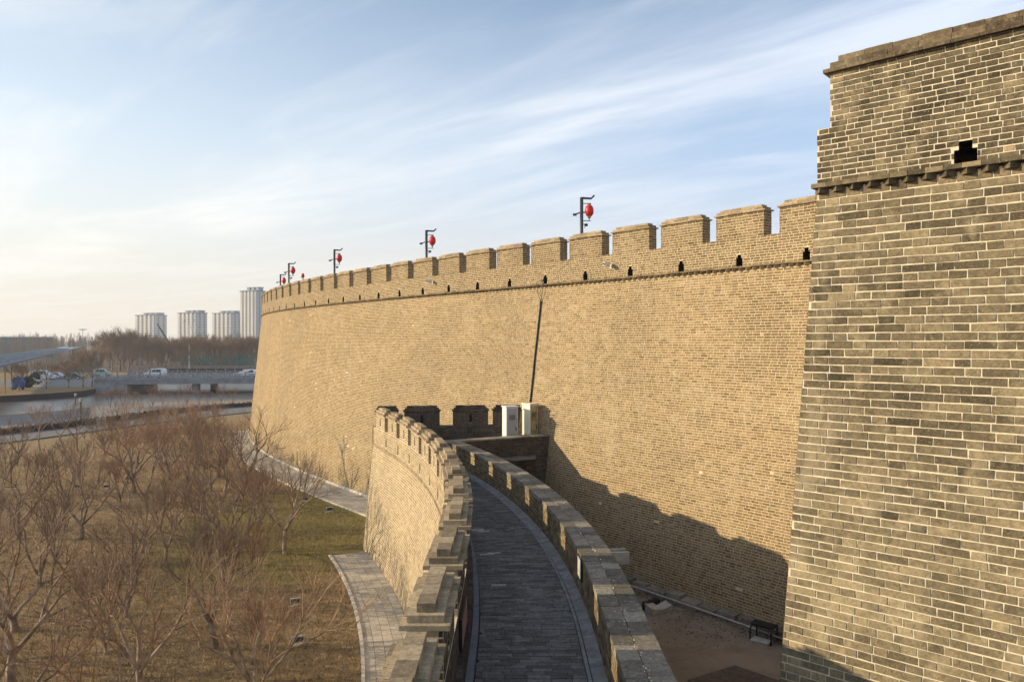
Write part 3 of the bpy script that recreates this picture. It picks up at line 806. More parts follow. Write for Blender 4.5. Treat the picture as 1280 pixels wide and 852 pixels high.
# terrace edge wall facing the camera
p0 = Vector((rx(29.7) + .05, 29.62)); p1 = Vector((1.75, 32.0))
ec = Curve([tuple(p0.lerp(p1, q)) for q in np.linspace(0, 1, 20)], side=-1); EF = Face(ec, LOWTOP, 0.0); EL = ec.s1
ew = MB(); skin(EF, 0, EL, 0, LOWTOP - .06, 0., mb=ew, ds=1, dz=2)
ew.face([EF(0, LOWTOP - .06, 0.), EF(EL, LOWTOP - .06, 0.), EF(EL, LOWTOP - .06, -.45), EF(0, LOWTOP - .06, -.45)])
ew.face([EF(0, ZW, -.45), EF(EL, ZW, -.45), EF(EL, LOWTOP - .06, -.45), EF(0, LOWTOP - .06, -.45)])
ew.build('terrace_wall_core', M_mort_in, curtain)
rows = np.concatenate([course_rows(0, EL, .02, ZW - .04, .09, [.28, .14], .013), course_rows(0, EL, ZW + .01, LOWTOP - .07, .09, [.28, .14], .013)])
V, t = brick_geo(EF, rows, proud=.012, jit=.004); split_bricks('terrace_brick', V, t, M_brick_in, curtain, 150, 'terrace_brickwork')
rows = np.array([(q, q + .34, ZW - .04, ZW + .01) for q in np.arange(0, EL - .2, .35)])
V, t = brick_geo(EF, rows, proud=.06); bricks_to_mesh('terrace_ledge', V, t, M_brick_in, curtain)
rows = np.array([(q, min(q + .43, EL), LOWTOP - .06, LOWTOP + .0) for q in np.arange(0, EL - .1, .435)])
V, t = brick_geo(EF, rows, proud=.05, back=-.5, jit=.004); pieces('coping_brick', V, np.clip(t + .2, 0, .97), M_coping, curtain)

# walkway floor (structure) with paving bricks, gutter and kerb
wk = MB()
ys = np.linspace(-8, 29.7, 60)
for a, b in zip(ys[:-1], ys[1:]):
    wk.face([(lx(a), a, ZW - .03), (rx(a) + .1, a, ZW - .03), (rx(b) + .1, b, ZW - .03), (lx(b), b, ZW - .03)])
wk.face([(lx(29.7), 29.7, ZW - .03), (rx(29.7) + .1, 29.7, ZW - .03), (1.4, 31.9, ZW - .03), (.9, 33.8, ZW - .03), (lx(32.75), 32.9, ZW - .03)])
walk = wk.build('walkway', M_pave_joint); tag(walk, kind='structure')
GW = .30                                        # gutter zone on the right
def wl(Y): return lx(Y) + (HT + .09 + .125) * np.hypot(1, .0219 * np.maximum(0, Y - 11.4))
def wr(Y): return rx(Y) - GW * np.hypot(1, .0255 * np.maximum(0, Y - 11.9))
V = []; t = []; spec = []
Yc = 4.0; i = 0
while Yc < 31.5:
    dY = .107
    lo = wl(Yc) if Yc < 29.5 else wl(29.5) - .2; hi = wr(Yc) if Yc < 29.4 else 1.0
    sl = -.0235 * max(0, Yc - 11.6)             # courses stay square to the curve
    q = lo - rng.uniform(0, .3) - (i % 2) * .15
    while q < hi:
        e = q + .32 * rng.uniform(.92, 1.08); a_, b_ = max(q, lo) + .004, min(e, hi) - .004
        if b_ - a_ > .03:
            xm = (lo + hi) / 2; sk_ = lambda x: (x - xm) * (-sl) * 1.0
            z1 = ZW + rng.uniform(-.004, .004); z0 = ZW - .04; y0_, y1_ = Yc + .004, Yc + dY - .004
            tl_ = rng.uniform(-.003, .003)
            c = [(a_, y0_ + sk_(a_), z1), (b_, y0_ + sk_(b_), z1 + tl_), (b_, y1_ + sk_(b_), z1 + tl_), (a_, y1_ + sk_(a_), z1),
                 (a_, y0_ + sk_(a_), z0), (b_, y0_ + sk_(b_), z0), (b_, y1_ + sk_(b_), z0), (a_, y1_ + sk_(a_), z0)]
            V.append(c); tv = min(rng.beta(2, 2.4), .97)
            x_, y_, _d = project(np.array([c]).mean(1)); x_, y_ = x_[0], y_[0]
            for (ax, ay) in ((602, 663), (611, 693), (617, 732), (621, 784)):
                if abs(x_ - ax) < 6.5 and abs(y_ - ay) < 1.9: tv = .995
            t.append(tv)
        q = e
    Yc += dY; i += 1
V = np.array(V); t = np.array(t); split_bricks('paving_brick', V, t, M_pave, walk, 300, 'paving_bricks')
# gutter stones: a flat strip, a groove, a sloping channel stone against the low wall
def strip(c_face, s0, s1, prof, L, name, material, parent, gap=.006, nmax=60, curve=None):
    q = s0; obs = []
    while q < s1 - .05:
        e = min(q + L * rng.uniform(.9, 1.1), s1); mb = MB(); n = 3; ts_ = np.linspace(q + gap, e - gap, n + 1)
        rings = [[c_face(x, z, d) for (d, z) in prof] for x in ts_]; tt_ = float(rng.random())
        for r0, r1 in zip(rings[:-1], rings[1:]):
            for k in range(len(prof)):
                k2 = (k + 1) % len(prof); mb.face([r0[k], r1[k], r1[k2], r0[k2]], tt_)
        mb.face(rings[0], tt_); mb.face(rings[-1][::-1], tt_)
        obs.append(mb.build(name, material, parent)); q = e
    return obs
for nm in ((.30, .215, ZW + .006, ZW + .006), ):
    strip(RI, 8, SR1, [(.29, ZW - .05), (.29, ZW + .008), (.235, ZW + .008), (.235, ZW - .05)], .9, 'gutter_edge_stone', M_gutter, walk)
strip(RI, 8, SR1, [(.215, ZW - .06), (.215, ZW - .012), (.015, ZW + .035), (.015, ZW - .06)], 1.1, 'gutter_stone', M_gutter, walk)
strip(LI, 8, SL1 - 2, [(HT + .095, ZW - .05), (HT + .095, ZW + .10), (HT + .20, ZW + .10), (HT + .20, ZW - .05)], 1.2, 'kerb_stone', M_kerb, walk, gap=.008)
# drain spouts through the low wall
for k, (yy, lab) in enumerate(((16.9, 'pale stone drain spout jutting from the low wall above the courtyard'), (25.2, 'pale stone drain spout hidden behind the far stretch of the low wall'))):
    s_ = y_to_s(RC, yy); p, n = RC.frame(s_); mb = MB(); M_ = Matrix.Translation((p.x, p.y, ZW)) @ Matrix.Rotation(math.atan2(n.y, n.x), 4, 'Z')
    mb.box(-.02, 1.62, -.17, .17, -.26, -.12, .5, 0, M_); mb.box(.5, 1.62, -.17, -.10, -.119, .02, .5, 0, M_); mb.box(.5, 1.62, .10, .17, -.119, .02, .5, 0, M_)
    tag(mb.build('drain_spout', M_palestone), lab, 'drain spout', 'drain spouts of the low wall')

# ------------------------------------------------------------------ ground, courtyard, paths
g = MB(); g.face([(-5000, -200, 0), (5000, -200, 0), (5000, 60, 0), (-5000, 60, 0)])
# the near ground is cut away over the moat, see below
def main_base(s, off): P = MF(s, 0, off); return (float(P[0]), float(P[1]))
moat_near = [gnd(-420, 540), gnd(-200, 531), gnd(0, 519), gnd(70, 513.5), gnd(130, 506.5), gnd(200, 502), gnd(330, 499), gnd(700, 492)]
moat_far = [gnd(-420, 505), gnd(-200, 499), gnd(0, 494.5), gnd(60, 491.5), gnd(100, 488.5), gnd(131, 484), Vector((-88, 180, 0)), Vector((-40, 196, 0)), Vector((120, 215, 0))]
WZ = -1.0
gm = MB()
near_pts = [(-5000, moat_near[0].y)] + [(p.x, p.y) for p in moat_near] + [(5000, moat_near[-1].y + 200)]
gm.face([(-5000, -300, 0), (5000, -300, 0)] + [(p[0], p[1], 0) for p in near_pts[::-1]])
far_pts = [(-5000, moat_far[0].y)] + [(p.x, p.y) for p in moat_far] + [(5000, moat_far[-1].y + 200)]
gm.face([(p[0], p[1], 0) for p in far_pts] + [(5000, 9000, 0), (-5000, 9000, 0)])
gr = gm.build('ground', M_ground); tag(gr, kind='structure')
wb = MB(); wb.face([(-5000, 60, WZ), (5000, 60, WZ), (5000, 500, WZ), (-5000, 500, WZ)])
tag(wb.build('moat_water', M_water), kind='structure')
bk = MB()
for pts, sg in ((near_pts, 1), (far_pts, -1)):
    for a, b in zip(pts[:-1], pts[1:]): bk.face([(a[0], a[1], WZ - .5), (b[0], b[1], WZ - .5), (b[0], b[1], 0), (a[0], a[1], 0)])
tag(bk.build('moat_bank', M_hedge), kind='structure')

def sheet(name, poly, z, material, kind='structure'):
    mb = MB(); mb.face([(p[0], p[1], z) for p in poly]); return tag(mb.build(name, material), kind=kind)
# bare earth inside the curtain wall
sheet('courtyard_ground', [(1.5, -10), (14, -10), (15, 18), main_base(-4, -.3), main_base(3, -.3), main_base(11, -.3), (1.0, 32.6), (-2.6, 29.6), (1.0, 18), (1.6, 10)], .004, M_dirt)
# paved path along the far side
pn = [gnd(-350, 610), gnd(-150, 575), gnd(0, 555), gnd(70, 546), gnd(180, 531), gnd(285, 518.5), gnd(330, 514)]
pf = [gnd(-350, 592), gnd(-150, 560), gnd(0, 543.5), gnd(70, 536), gnd(130, 528), gnd(200, 518), gnd(285, 509.5), gnd(345, 506)]
sheet('park_path', [(p.x, p.y) for p in pn] + [(p.x, p.y) for p in pf[::-1]], .004, M_asphalt)
sheet('waterside_plaza', [(p.x, p.y) for p in pf] + [(p.x, p.y) for p in [gnd(345, 500.5), gnd(200, 503.5), gnd(130, 508), gnd(70, 515), gnd(0, 520.5), gnd(-200, 533), gnd(-350, 541)]], .004, M_plaza)
sheet('far_road', [(-400, 146), (-80, 147), (-90, 178), (-400, 190)], .006, M_plaza)
sheet('woodland_floor', [(-700, 212), (200, 212), (300, 700), (-900, 700)], .004, simple('woodland_leaf_litter', (.125, .085, .062), .95, .05, var=.3, scale=.8))
for nm, pts, h in (('path_kerb', pn, .12),):
    mb = MB()
    for a, b in zip(pts[:-1], pts[1:]):
        d = (b - a).normalized(); n = Vector((-d.y, d.x, 0)) * .15
        mb.hexa([a, b, b + n, a + n] + [p + Vector((0, 0, h)) for p in (a, b, b + n, a + n)])
    tag(mb.build(nm, M_kerb), kind='structure')
# pavement at the foot of the city wall: slabs 0.6 m, low kerb against the wall
def slab_path(name, face, s0, s1, d0, d1, z, sl, rowsn, n_obj, material, joint, edge=True, clip=None):
    mb = MB(); n = max(2, int((s1 - s0) / .8)); q = np.linspace(s0, s1, n)
    for a, b in zip(q[:-1], q[1:]): mb.face([face(a, z, d0), face(b, z, d0), face(b, z, d1), face(a, z, d1)])
    base = mb.build(name, joint); tag(base, kind='structure')
    V = []; ds = (d1 - d0) / rowsn
    for r in range(rowsn):
        a = s0 + (r % 2) * sl / 2 * 0
        while a < s1 - .05:
            b = min(a + sl, s1); da, db = d0 + r * ds + .006, d0 + (r + 1) * ds - .006; h = z + .02 + rng.uniform(-.003, .003)
            zb = z - .03; A_, B_ = a + .006, b - .006
            V.append([face(A_, h, da) * [1, 1, 0] + [0, 0, h], face(B_, h, da) * [1, 1, 0] + [0, 0, h], face(B_, h, db) * [1, 1, 0] + [0, 0, h], face(A_, h, db) * [1, 1, 0] + [0, 0, h],
                      face(A_, zb, da), face(B_, zb, da), face(B_, zb, db), face(A_, zb, db)])
            a = b
    V = np.array(V); split_bricks('paving_slab', V, rng.random(len(V)) * .95, material, base, n_obj, 'paving_slabs')
    if edge:
        strip(face, s0, s1, [(d1, z - .05), (d1, z + .07), (d1 + .10, z + .07), (d1 + .10, z - .05)], 1.5, 'edging_stone', M_edge, base)
    return base
MG = Face(MC, ZC, 0.0); MG0 = MC
mpath = slab_path('wall_foot_path', MG, 13.5, 62, BAT * ZC + .12, BAT * ZC + 2.3, .006, .6, 4, 150, M_slab, M_slab_joint, edge=True)
strip(MG, 13.5, 62, [(BAT * ZC + .0, 0), (BAT * ZC + .0, .16), (BAT * ZC + .14, .16), (BAT * ZC + .14, 0)], 1.6, 'wall_kerb_stone', M_edge, mpath)
lb = .105 * R_BAND + HT
cpath = slab_path('curtain_foot_path', LP, y_to_s(LC, 12), y_to_s(LC, 32.2), lb + .02, lb + 1.5, .006, .42, 5, 300, M_slab, M_slab_joint)
# rough base stones along the city wall inside the courtyard, with a pipe in front
city_base = []
s_ = -5.0
while s_ < 10.8:
    L = rng.uniform(.55, 1.0); mb = MB(); P = lambda q, z, d: MG(q, z, BAT * ZC + d)
    h = rng.uniform(.20, .34); dd = rng.uniform(.25, .36); c = [P(s_, 0, -.02), P(s_ + L - .03, 0, -.02), P(s_ + L - .03, 0, dd), P(s_, 0, dd + .02)]
    top = [P(s_, h, -.02), P(s_ + L - .03, h - .02, -.02), P(s_ + L - .05, h - .05, dd - .05), P(s_ + .03, h - .04, dd - .04)]
    mb.hexa(c + top, float(rng.random())); mb.build('base_stone', M_coping, city_wall); s_ += L
mb = MB(); mb.tube([MG(q, .16, BAT * ZC + .47) for q in np.linspace(-5, 10, 30)], .035, 8)
tag(mb.build('ground_pipe', M_palestone, smooth=True), 'thin pale pipe running along the foot of the wall in the courtyard', 'pipe')

# ------------------------------------------------------------------ things on and by the walls
# electrical cabinets on the terrace
def cabinet(name, loc, rz, w_, d_, h_, m_side, m_front, label, kind):
    root = empty(name, loc, rz); tag(root, label, 'cabinet')
    b_ = MB(); b_.box(-w_ / 2, w_ / 2, -d_ / 2, d_ / 2, .08, h_); b_.box(-w_ / 2 + .03, w_ / 2 - .03, -d_ / 2 + .03, d_ / 2 - .03, 0, .079); b_.build('body', m_side, root)
    r_ = MB(); r_.box(-w_ / 2 - .03, w_ / 2 + .03, -d_ / 2 - .04, d_ / 2 + .03, h_ + .001, h_ + .05); r_.build('roof', m_side, root)
    dr = MB(); dr.box(-w_ / 2 + .04, w_ / 2 - .04, -d_ / 2 - .018, -d_ / 2 - .002, .14, h_ - .06); do = dr.build('door', m_front, root)
    vt = MB()
    for k in range(5): vt.box(-w_ * .28, w_ * .22, -d_ / 2 - .03, -d_ / 2 - .019, h_ - .35 - k * .045, h_ - .33 - k * .045)
    vt.build('vent', M_dark, do)
    hd = MB(); hd.box(w_ / 2 - .12, w_ / 2 - .09, -d_ / 2 - .05, -d_ / 2 - .019, h_ * .5, h_ * .5 + .14); hd.build('handle', M_black, do)
    return root
pA = at(637.5, 500, 31.3); c1 = cabinet('electrical_cabinet', (pA.x, 32.0, ZW), R(24), .54, .46, 2.0, M_white, M_door_shade, 'white electrical cabinet with its shade painted grey on the door, the left of the two on the terrace', 0)
pB = at(663, 500, 31.6); c2 = cabinet('electrical_cabinet', (pB.x, 32.38, ZW), R(42), .46, .5, 2.08, M_cream, M_rust, 'cream electrical cabinet with a stained tan door, against the city wall under the black cable', 1)
# cable conduit down the wall
zt, zb_ = 10.9, 6.2
mb = MB(); pts = []
for k in range(14):
    f_ = k / 13; px = 677 - 14 * f_; z = zt + (zb_ - zt) * f_; s_ = px_to_s(px, z); pts.append(MF(s_, z, .045))
cb_root = empty('cable_run', tuple(pts[-1])); tag(cb_root, 'black cable conduit running down the city wall to the cream cabinet', 'cable')
org = np.array(cb_root.location)
def rel(P): return [tuple(np.array(p) - org) for p in P]
mb.tube(rel(pts), .038, 8); mb.build('conduit', M_black, cb_root, smooth=True)
for off in (-6, 5):
    mb = MB(); s1_ = px_to_s(677 + off * .6, 11.3); s2_ = px_to_s(677, zt)
    mb.tube(rel([PF(px_to_s(679, 11.9), 11.85, .0), PF(s1_, 11.75, .13), PF(s1_, 11.3, .12), MF(s2_, zt, .06)]), .013, 5); mb.build('wire', M_dark, cb_root)
# security cameras
def wall_camera(px, z, label):
    s_ = px_to_s(px, z, PF); p, n = PF.c.frame(s_); root = empty('security_camera', (p.x, p.y, z), math.atan2(n.y, n.x) - math.pi / 2); tag(root, label, 'security camera', 'cameras on the city wall')
    b1 = MB(); b1.box(-.05, .05, 0.0, .03, -.06, .06); b1.tube([(0, .03, 0), (0, .22, .02)], .02, 6); b1.build('bracket', M_white, root)
    b2 = MB(); b2.box(-.06, .06, .12, .44, .03, .15); b2.build('housing', M_white, root)
    b3 = MB(); b3.tube([(0, .441, .09), (0, .47, .09)], .045, 10); b3.build('lens', M_black, root)
wall_camera(764, 12.12, 'white security camera on the parapet in the right half of the city wall')
wall_camera(541, 12.25, 'white security camera on the parapet in the distant half of the city wall')

# lamp posts with red lanterns on the wall walk
def lamp_post(first=None, loc=(0, 0, 0), rz=0.0, label='', H=3.9):
    root = empty('lamp_post', loc, rz); tag(root, label, 'lamp post', 'lamp posts with red lanterns on the city wall')
    m1 = MB(); m1.tube([(0, 0, 0), (0, 0, H)], .075, 8); m1.build('pole', M_dark, root, smooth=True)
    m2 = MB(); m2.tube([(-.03, 0, H - .02), (.42, 0, H - .04), (.56, 0, H + .1)], [.05, .045, .04], 6); m2.build('top_arm', M_dark, root)
    m3 = MB(); m3.tube([(0, 0, H - .26), (.42, 0, H - .26)], .018, 6); m3.tube([(0, 0, H - 1.02), (.40, 0, H - 1.02)], .018, 6); m3.build('lantern_bracket', M_dark, root)
    lan = MB(); prof = [(.05, .24), (.13, .22), (.185, .12), (.20, 0), (.185, -.12), (.13, -.22), (.05, -.24)]
    lan.lathe([(r * .98, z) for r, z in prof], 14, (.34, 0, H - .58)); lo = lan.build('lantern', M_red, root, smooth=True)
    cp = MB(); cp.lathe([(.0, .30), (.08, .29), (.08, .235), (0, .235)], 10, (.34, 0, H - .58)); cp.lathe([(0, -.235), (.09, -.235), (.07, -.30), (.02, -.36), (.015, -.43), (0, -.43)], 10, (.34, 0, H - .58)); cp.build('lantern_trim', M_gold, lo)
    sp = MB(); sp.tube([(-.32, 0, H - .74), (-.05, 0, H - .66), (.22, 0, H - .64)], .03, 6); sp.obox((-.3, 0, H - .75), (.16, .12, .09)); sp.build('floodlight', M_dark, root)
    wv = MB(); wv.tube([(.06, 0, H - 1.16), (.2, 0, H - 1.22), (.12, 0, H - 1.32)], .02, 5); wv.obox((.2, 0, H - 1.2), (.14, .1, .1)); wv.build('loudspeaker', M_black, root)
    return root
for px, h, lab in ((727, 179, 'nearest grey lamp post with a red lantern, above the right half of the city wall'), (533, 138, 'second lamp post with a red lantern from the right on the city wall'),
                   (418, 114, 'third lamp post from the right with a red lantern, above the far wall'), (361, 97, 'fourth lamp post with a red lantern, just left of the third one'),
                   (350.5, 83, 'farthest and lowest lamp post with a red lantern, left wall end')):
    Y = 6.3 * F / h
    lamp_post(None, ((px - 640) / F * Y, Y, ZC + .1), 0, lab, EYE + 6.3 - ZC - .1)
o = MB(); Y = 57.0; P = at(378.5, 350, Y); o.tube([(P.x, P.y, ZC + .1), (P.x, P.y, EYE + 4.7)], .05, 6)
root = empty('beacon_pole', (P.x, P.y, ZC + .1)); tag(root, 'small white pole with a red head between two lanterns at the wall\'s far left', 'pole')
m1 = MB(); m1.tube([(0, 0, 0), (0, 0, 2.35)], .09, 6); m1.build('post', M_white, root); m1 = MB(); m1.lathe([(0, 0), (.12, .03), (.14, .18), (.08, .34), (0, .38)], 10, (0, 0, 2.35)); m1.build('red_head', M_red, root, smooth=True)

# plaque on the low wall, information board at the battlement's foot
s_ = y_to_s(RC, 14.05); p, n = RI.c.frame(s_); root = empty('wall_plaque', (p.x + n.x * .012, p.y + n.y * .012, ZW + .34), math.atan2(n.y, n.x) + math.pi / 2); tag(root, 'small framed white plaque on the sunlit-striped low wall beside the gutter', 'plaque')
m1 = MB(); m1.box(-.22, .22, -.03, 0, 0, .42); m1.build('frame', M_black, root); m1 = MB(); m1.box(-.19, .19, -.036, -.031, .03, .39); m1.build('panel', M_palestone, root)
s_ = y_to_s(LC, 10.9); p, n = LI.c.frame(s_); root = empty('notice_board', (p.x + n.x * (HT + .02), p.y + n.y * (HT + .02), ZW + .50), math.atan2(n.y, n.x) + math.pi / 2); tag(root, 'faded red notice board fixed inside the battlement beside the walkway', 'notice board')
m1 = MB(); m1.box(-.55, .55, -.03, 0, 0, .44); m1.build('frame', M_black, root); m1 = MB(); m1.box(-.52, .52, -.036, -.031, .03, .41); m1.build('panel', M_red2, root)

# courtyard: deck, slab with black frame, cast-off lamp
root = empty('timber_deck', (0, 0, 0)); tag(root, 'dark weathered timber deck on the courtyard floor at the lower right', 'deck')
dA, dB = gnd(859, 849, .22), gnd(919, 830.5, .22); dC = gnd(981, 852, .22)
ax = (dB - dA); ay = (dC - dB); la = ax.length; ay = ay.normalized(); axn = ax.normalized()
npl = 13; wd_ = la / npl
fr = MB()
def P3(u_, v_, z): return (dA.x + axn.x * u_ + ay.x * v_, dA.y + axn.y * u_ + ay.y * v_, z)
fr.hexa([P3(.05, .05, .004), P3(la - .05, .05, .004), P3(la - .05, 4.4, .004), P3(.05, 4.4, .004), P3(.05, .05, .18), P3(la - .05, .05, .18), P3(la - .05, 4.4, .18), P3(.05, 4.4, .18)]); fr.build('frame', M_black, root)
for k in range(npl):
    mb = MB(); u0, u1 = k * wd_ + .006, (k + 1) * wd_ - .006; z1 = .22 + rng.uniform(-.004, .004)
    mb.hexa([P3(u0, 0, .185), P3(u1, 0, .185), P3(u1, 4.45, .185), P3(u0, 4.45, .185), P3(u0, 0, z1), P3(u1, 0, z1), P3(u1, 4.45, z1), P3(u0, 4.45, z1)], float(rng.random())); mb.build('plank', M_wood, root)
gp = gnd(952, 802); root = empty('metal_frame_seat', (gp.x, gp.y, .004), R(-40)); tag(root, 'black hooped metal frame over a pale slab at the wall foot in the courtyard', 'bench')
m1 = MB(); m1.box(-.28, .28, -.22, .16, 0, .07); m1.build('slab', M_palestone, root)
for sx in (-.32, .32):
    m1 = MB(); m1.tube([(sx, -.1, 0), (sx, -.08, .36), (sx, .02, .46), (sx, .35, .5), (sx, .42, .44), (sx, .42, 0)], .028, 6); m1.build('leg', M_black, root)
m1 = MB(); m1.box(-.34, .34, .0, .38, .44, .50); m1.build('seat', M_black, root)
gp = gnd(822, 764); root = empty('broken_floodlight', (gp.x, gp.y, .004), R(30)); tag(root, 'pale broken slabs around a dark lamp lying on the courtyard earth', 'rubble')
m1 = MB(); m1.hexa([Vector(p) for p in ((-.4, -.2, .0), (.02, -.24, .0), (.0, .2, .0), (-.36, .22, .0), (-.42, -.2, .22), (.0, -.24, .14), (-.02, .2, .24), (-.38, .22, .28))]); m1.build('slab', M_palestone, root)
m1 = MB(); m1.hexa([Vector(p) for p in ((.08, -.16, .0), (.5, -.2, .0), (.52, .16, .0), (.1, .2, .0), (.08, -.16, .1), (.46, -.2, .2), (.5, .16, .25), (.08, .2, .13))]); m1.build('slab', M_palestone, root)
m1 = MB(); m1.obox((0, .32, .14), (.7, .2, .26), R(8)); m1.build('lamp_housing', M_black, root)
# scattered leaf litter and crumbs in the courtyard
mb = MB()
for _ in range(1600):
    s_ = rng.uniform(-4, 9); d = abs(rng.normal(0, .7)) * (1.3 + math.sin(s_ * 1.3)) + .33; P = MG(s_, 0, BAT * ZC + d); r_ = rng.uniform(.008, .03); a_ = rng.uniform(0, 6.3)
    if P[0] < float(rx(min(P[1], 29))) + 1.2: continue
    mb.hexa([(P[0] + r_ * math.cos(a_ + k * 1.57) * (1 if k % 2 else .6), P[1] + r_ * math.sin(a_ + k * 1.57), .004) for k in range(4)] + [(P[0] + .7 * r_ * math.cos(a_ + k * 1.57), P[1] + .7 * r_ * math.sin(a_ + k * 1.57), .004 + r_ * .6) for k in range(4)], float(rng.random() * .4))
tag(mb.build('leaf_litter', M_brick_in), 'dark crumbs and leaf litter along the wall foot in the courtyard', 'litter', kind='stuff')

exec_after = []
# ------------------------------------------------------------------ bare trees
def grow(seed, H=4.2, spread=.75, n_limb=4, trunk_h=.75, r0=.085, depth=5, twig=9, up=.25, twig_len=.55, lean=0.0, wig=.16, rmin=.0052):
    r = random.Random(seed); trunk = []; twigs = []
    def limb(p, d, L, rad, lev):
        nseg = 3 if lev < 3 else 2; pts = [p]; dd = d.copy()
        for i in range(nseg):
            dd = (dd + Vector((r.uniform(-1, 1), r.uniform(-1, 1), r.uniform(-.6, 1))) * wig + Vector((0, 0, up * .25))).normalized()
            q = pts[-1] + dd * (L / nseg); ra = rad * (1 - .32 * i / nseg); rb = rad * (1 - .32 * (i + 1) / nseg)
            (trunk if lev < 3 else twigs).append((pts[-1], q, max(ra, rmin), max(rb, rmin))); pts.append(q)
            if lev >= 2:
                for _ in range(twig // 3 if lev < depth else twig // 2):
                    td_ = (dd * .7 + Vector((r.uniform(-1, 1), r.uniform(-1, 1), r.uniform(-.3, 1.1))) * .75).normalized()
                    b = pts[-2].lerp(q, r.random()); l_ = twig_len * r.uniform(.5, 1.25); e = b + td_ * l_ * .5
                    e2 = e + (td_ + Vector((r.uniform(-.2, .2), r.uniform(-.2, .2), .25))).normalized() * l_ * .5
                    twigs.append((b, e, rmin * 1.25, rmin)); twigs.append((e, e2, rmin, rmin * .55))
        if lev < depth:
            k = 2 if lev > 0 else 2; k += (r.random() < .45)
            ang0 = r.uniform(0, 6.28)
            for i in range(k):
                a = r.uniform(.28, .62); az = ang0 + 6.28 * i / k + r.uniform(-.4, .4)
                o1 = dd.orthogonal().normalized(); o2 = dd.cross(o1)
                nd = (dd * math.cos(a) + (o1 * math.cos(az) + o2 * math.sin(az)) * math.sin(a)).normalized()
                limb(pts[-1], nd, L * r.uniform(.68, .86), rad * r.uniform(.55, .7), lev + 1)
    base = Vector((0, 0, -.05)); top = Vector((lean * trunk_h, r.uniform(-.08, .08), trunk_h))
    mid = base.lerp(top, .5) + Vector((r.uniform(-.05, .05), r.uniform(-.05, .05), 0))
    trunk.append((base, mid, r0 * 1.25, r0)); trunk.append((mid, top, r0, r0 * .92))
    a0 = r.uniform(0, 6.28)
    L0 = (H - trunk_h) * .36
    for i in range(n_limb):
        az = a0 + 6.28 * i / n_limb + r.uniform(-.35, .35); e = r.uniform(.8, 1.2) * spread
        limb(top - Vector((0, 0, r.uniform(0, .12))), Vector((math.cos(az) * e, math.sin(az) * e, 1)).normalized(), L0 * r.uniform(.85, 1.2), r0 * r.uniform(.5, .72), 1)
    return trunk, twigs
def seg_mesh(name, segs, n, material, parent=None, tint=None):
    P0 = np.array([s[0] for s in segs]); P1 = np.array([s[1] for s in segs]); R0 = np.array([s[2] for s in segs]); R1 = np.array([s[3] for s in segs])
    D = P1 - P0; L = np.linalg.norm(D, axis=1)[:, None]; D = D / np.maximum(L, 1e-6)
    ref = np.where(np.abs(D[:, 2:3]) < .9, np.array([[0, 0, 1.]]), np.array([[1., 0, 0]])); A = np.cross(D, ref); A /= np.linalg.norm(A, axis=1)[:, None]; B = np.cross(D, A)
    V = np.zeros((len(segs), 2 * n, 3))
    for k in range(n):
        t = 2 * math.pi * k / n; o = A * math.cos(t) + B * math.sin(t); V[:, k] = P0 + o * R0[:, None]; V[:, n + k] = P1 + o * R1[:, None] + D * 0.0
    q = np.array([(k, (k + 1) % n, n + (k + 1) % n, n + k) for k in range(n)])
    Q = (q[None] + (np.arange(len(segs)) * 2 * n)[:, None, None]).reshape(-1, 4)
    return np_mesh(name, V.reshape(-1, 3), Q, material, None, parent, smooth=n > 4)
protos = {}
def tree_proto(key, nm, tm, **kw):
    tr, tw = grow(**kw); root = empty(nm, (0, 0, -500))
    seg_mesh('trunk', tr, 6, M_bark, root); seg_mesh('crown', tw, 3, tm, root)
    protos[key] = [root, False]
def plant(key, loc, rz, sc, label, group, cat='tree'):
    root, used = protos[key]
    o = root if not used else copy_tree(root)
    protos[key][1] = True
    o.location = loc; o.rotation_euler = (0, 0, rz); o.scale = (sc, sc, sc); tag(o, label, cat, group)
    return o
for k in range(9):
    tree_proto('park%d' % k, 'bare_tree', (M_twig, M_twig_red, M_twig, M_twig, M_twig_pale)[k % 5], seed=10 + k, H=(4.0, 4.4, 3.6)[k % 3], spread=(.7, .95, 1.25, .8, 1.1)[k % 5], n_limb=(3, 4, 2, 5)[k % 4], trunk_h=(.45, .8, .6, 1.0)[k % 4], r0=(.085, .10, .075)[k % 3], depth=4, twig=(5, 4, 6)[k % 3], lean=(-.3, .15, .5, 0, -.15, .35, -.5, .2, .1)[k], twig_len=(.6, .75, .5)[k % 3], wig=(.14, .22, .18)[k % 3], up=(.25, .1, .4)[k % 3])
for k in range(3):
    tree_proto('shoot%d' % k, 'bare_shrub', M_twig_red, seed=40 + k, H=3.4, spread=.45, n_limb=5, trunk_h=.25, r0=.045, depth=3, twig=9, up=.5, twig_len=.65, wig=.1, rmin=.0055)
for k in range(3):
    tree_proto('road%d' % k, 'roadside_tree', M_twig_far, seed=70 + k, H=8.5, spread=.62, n_limb=4, trunk_h=2.0, r0=.2, depth=4, twig=12, twig_len=1.3, up=.15, rmin=.014, wig=.14)

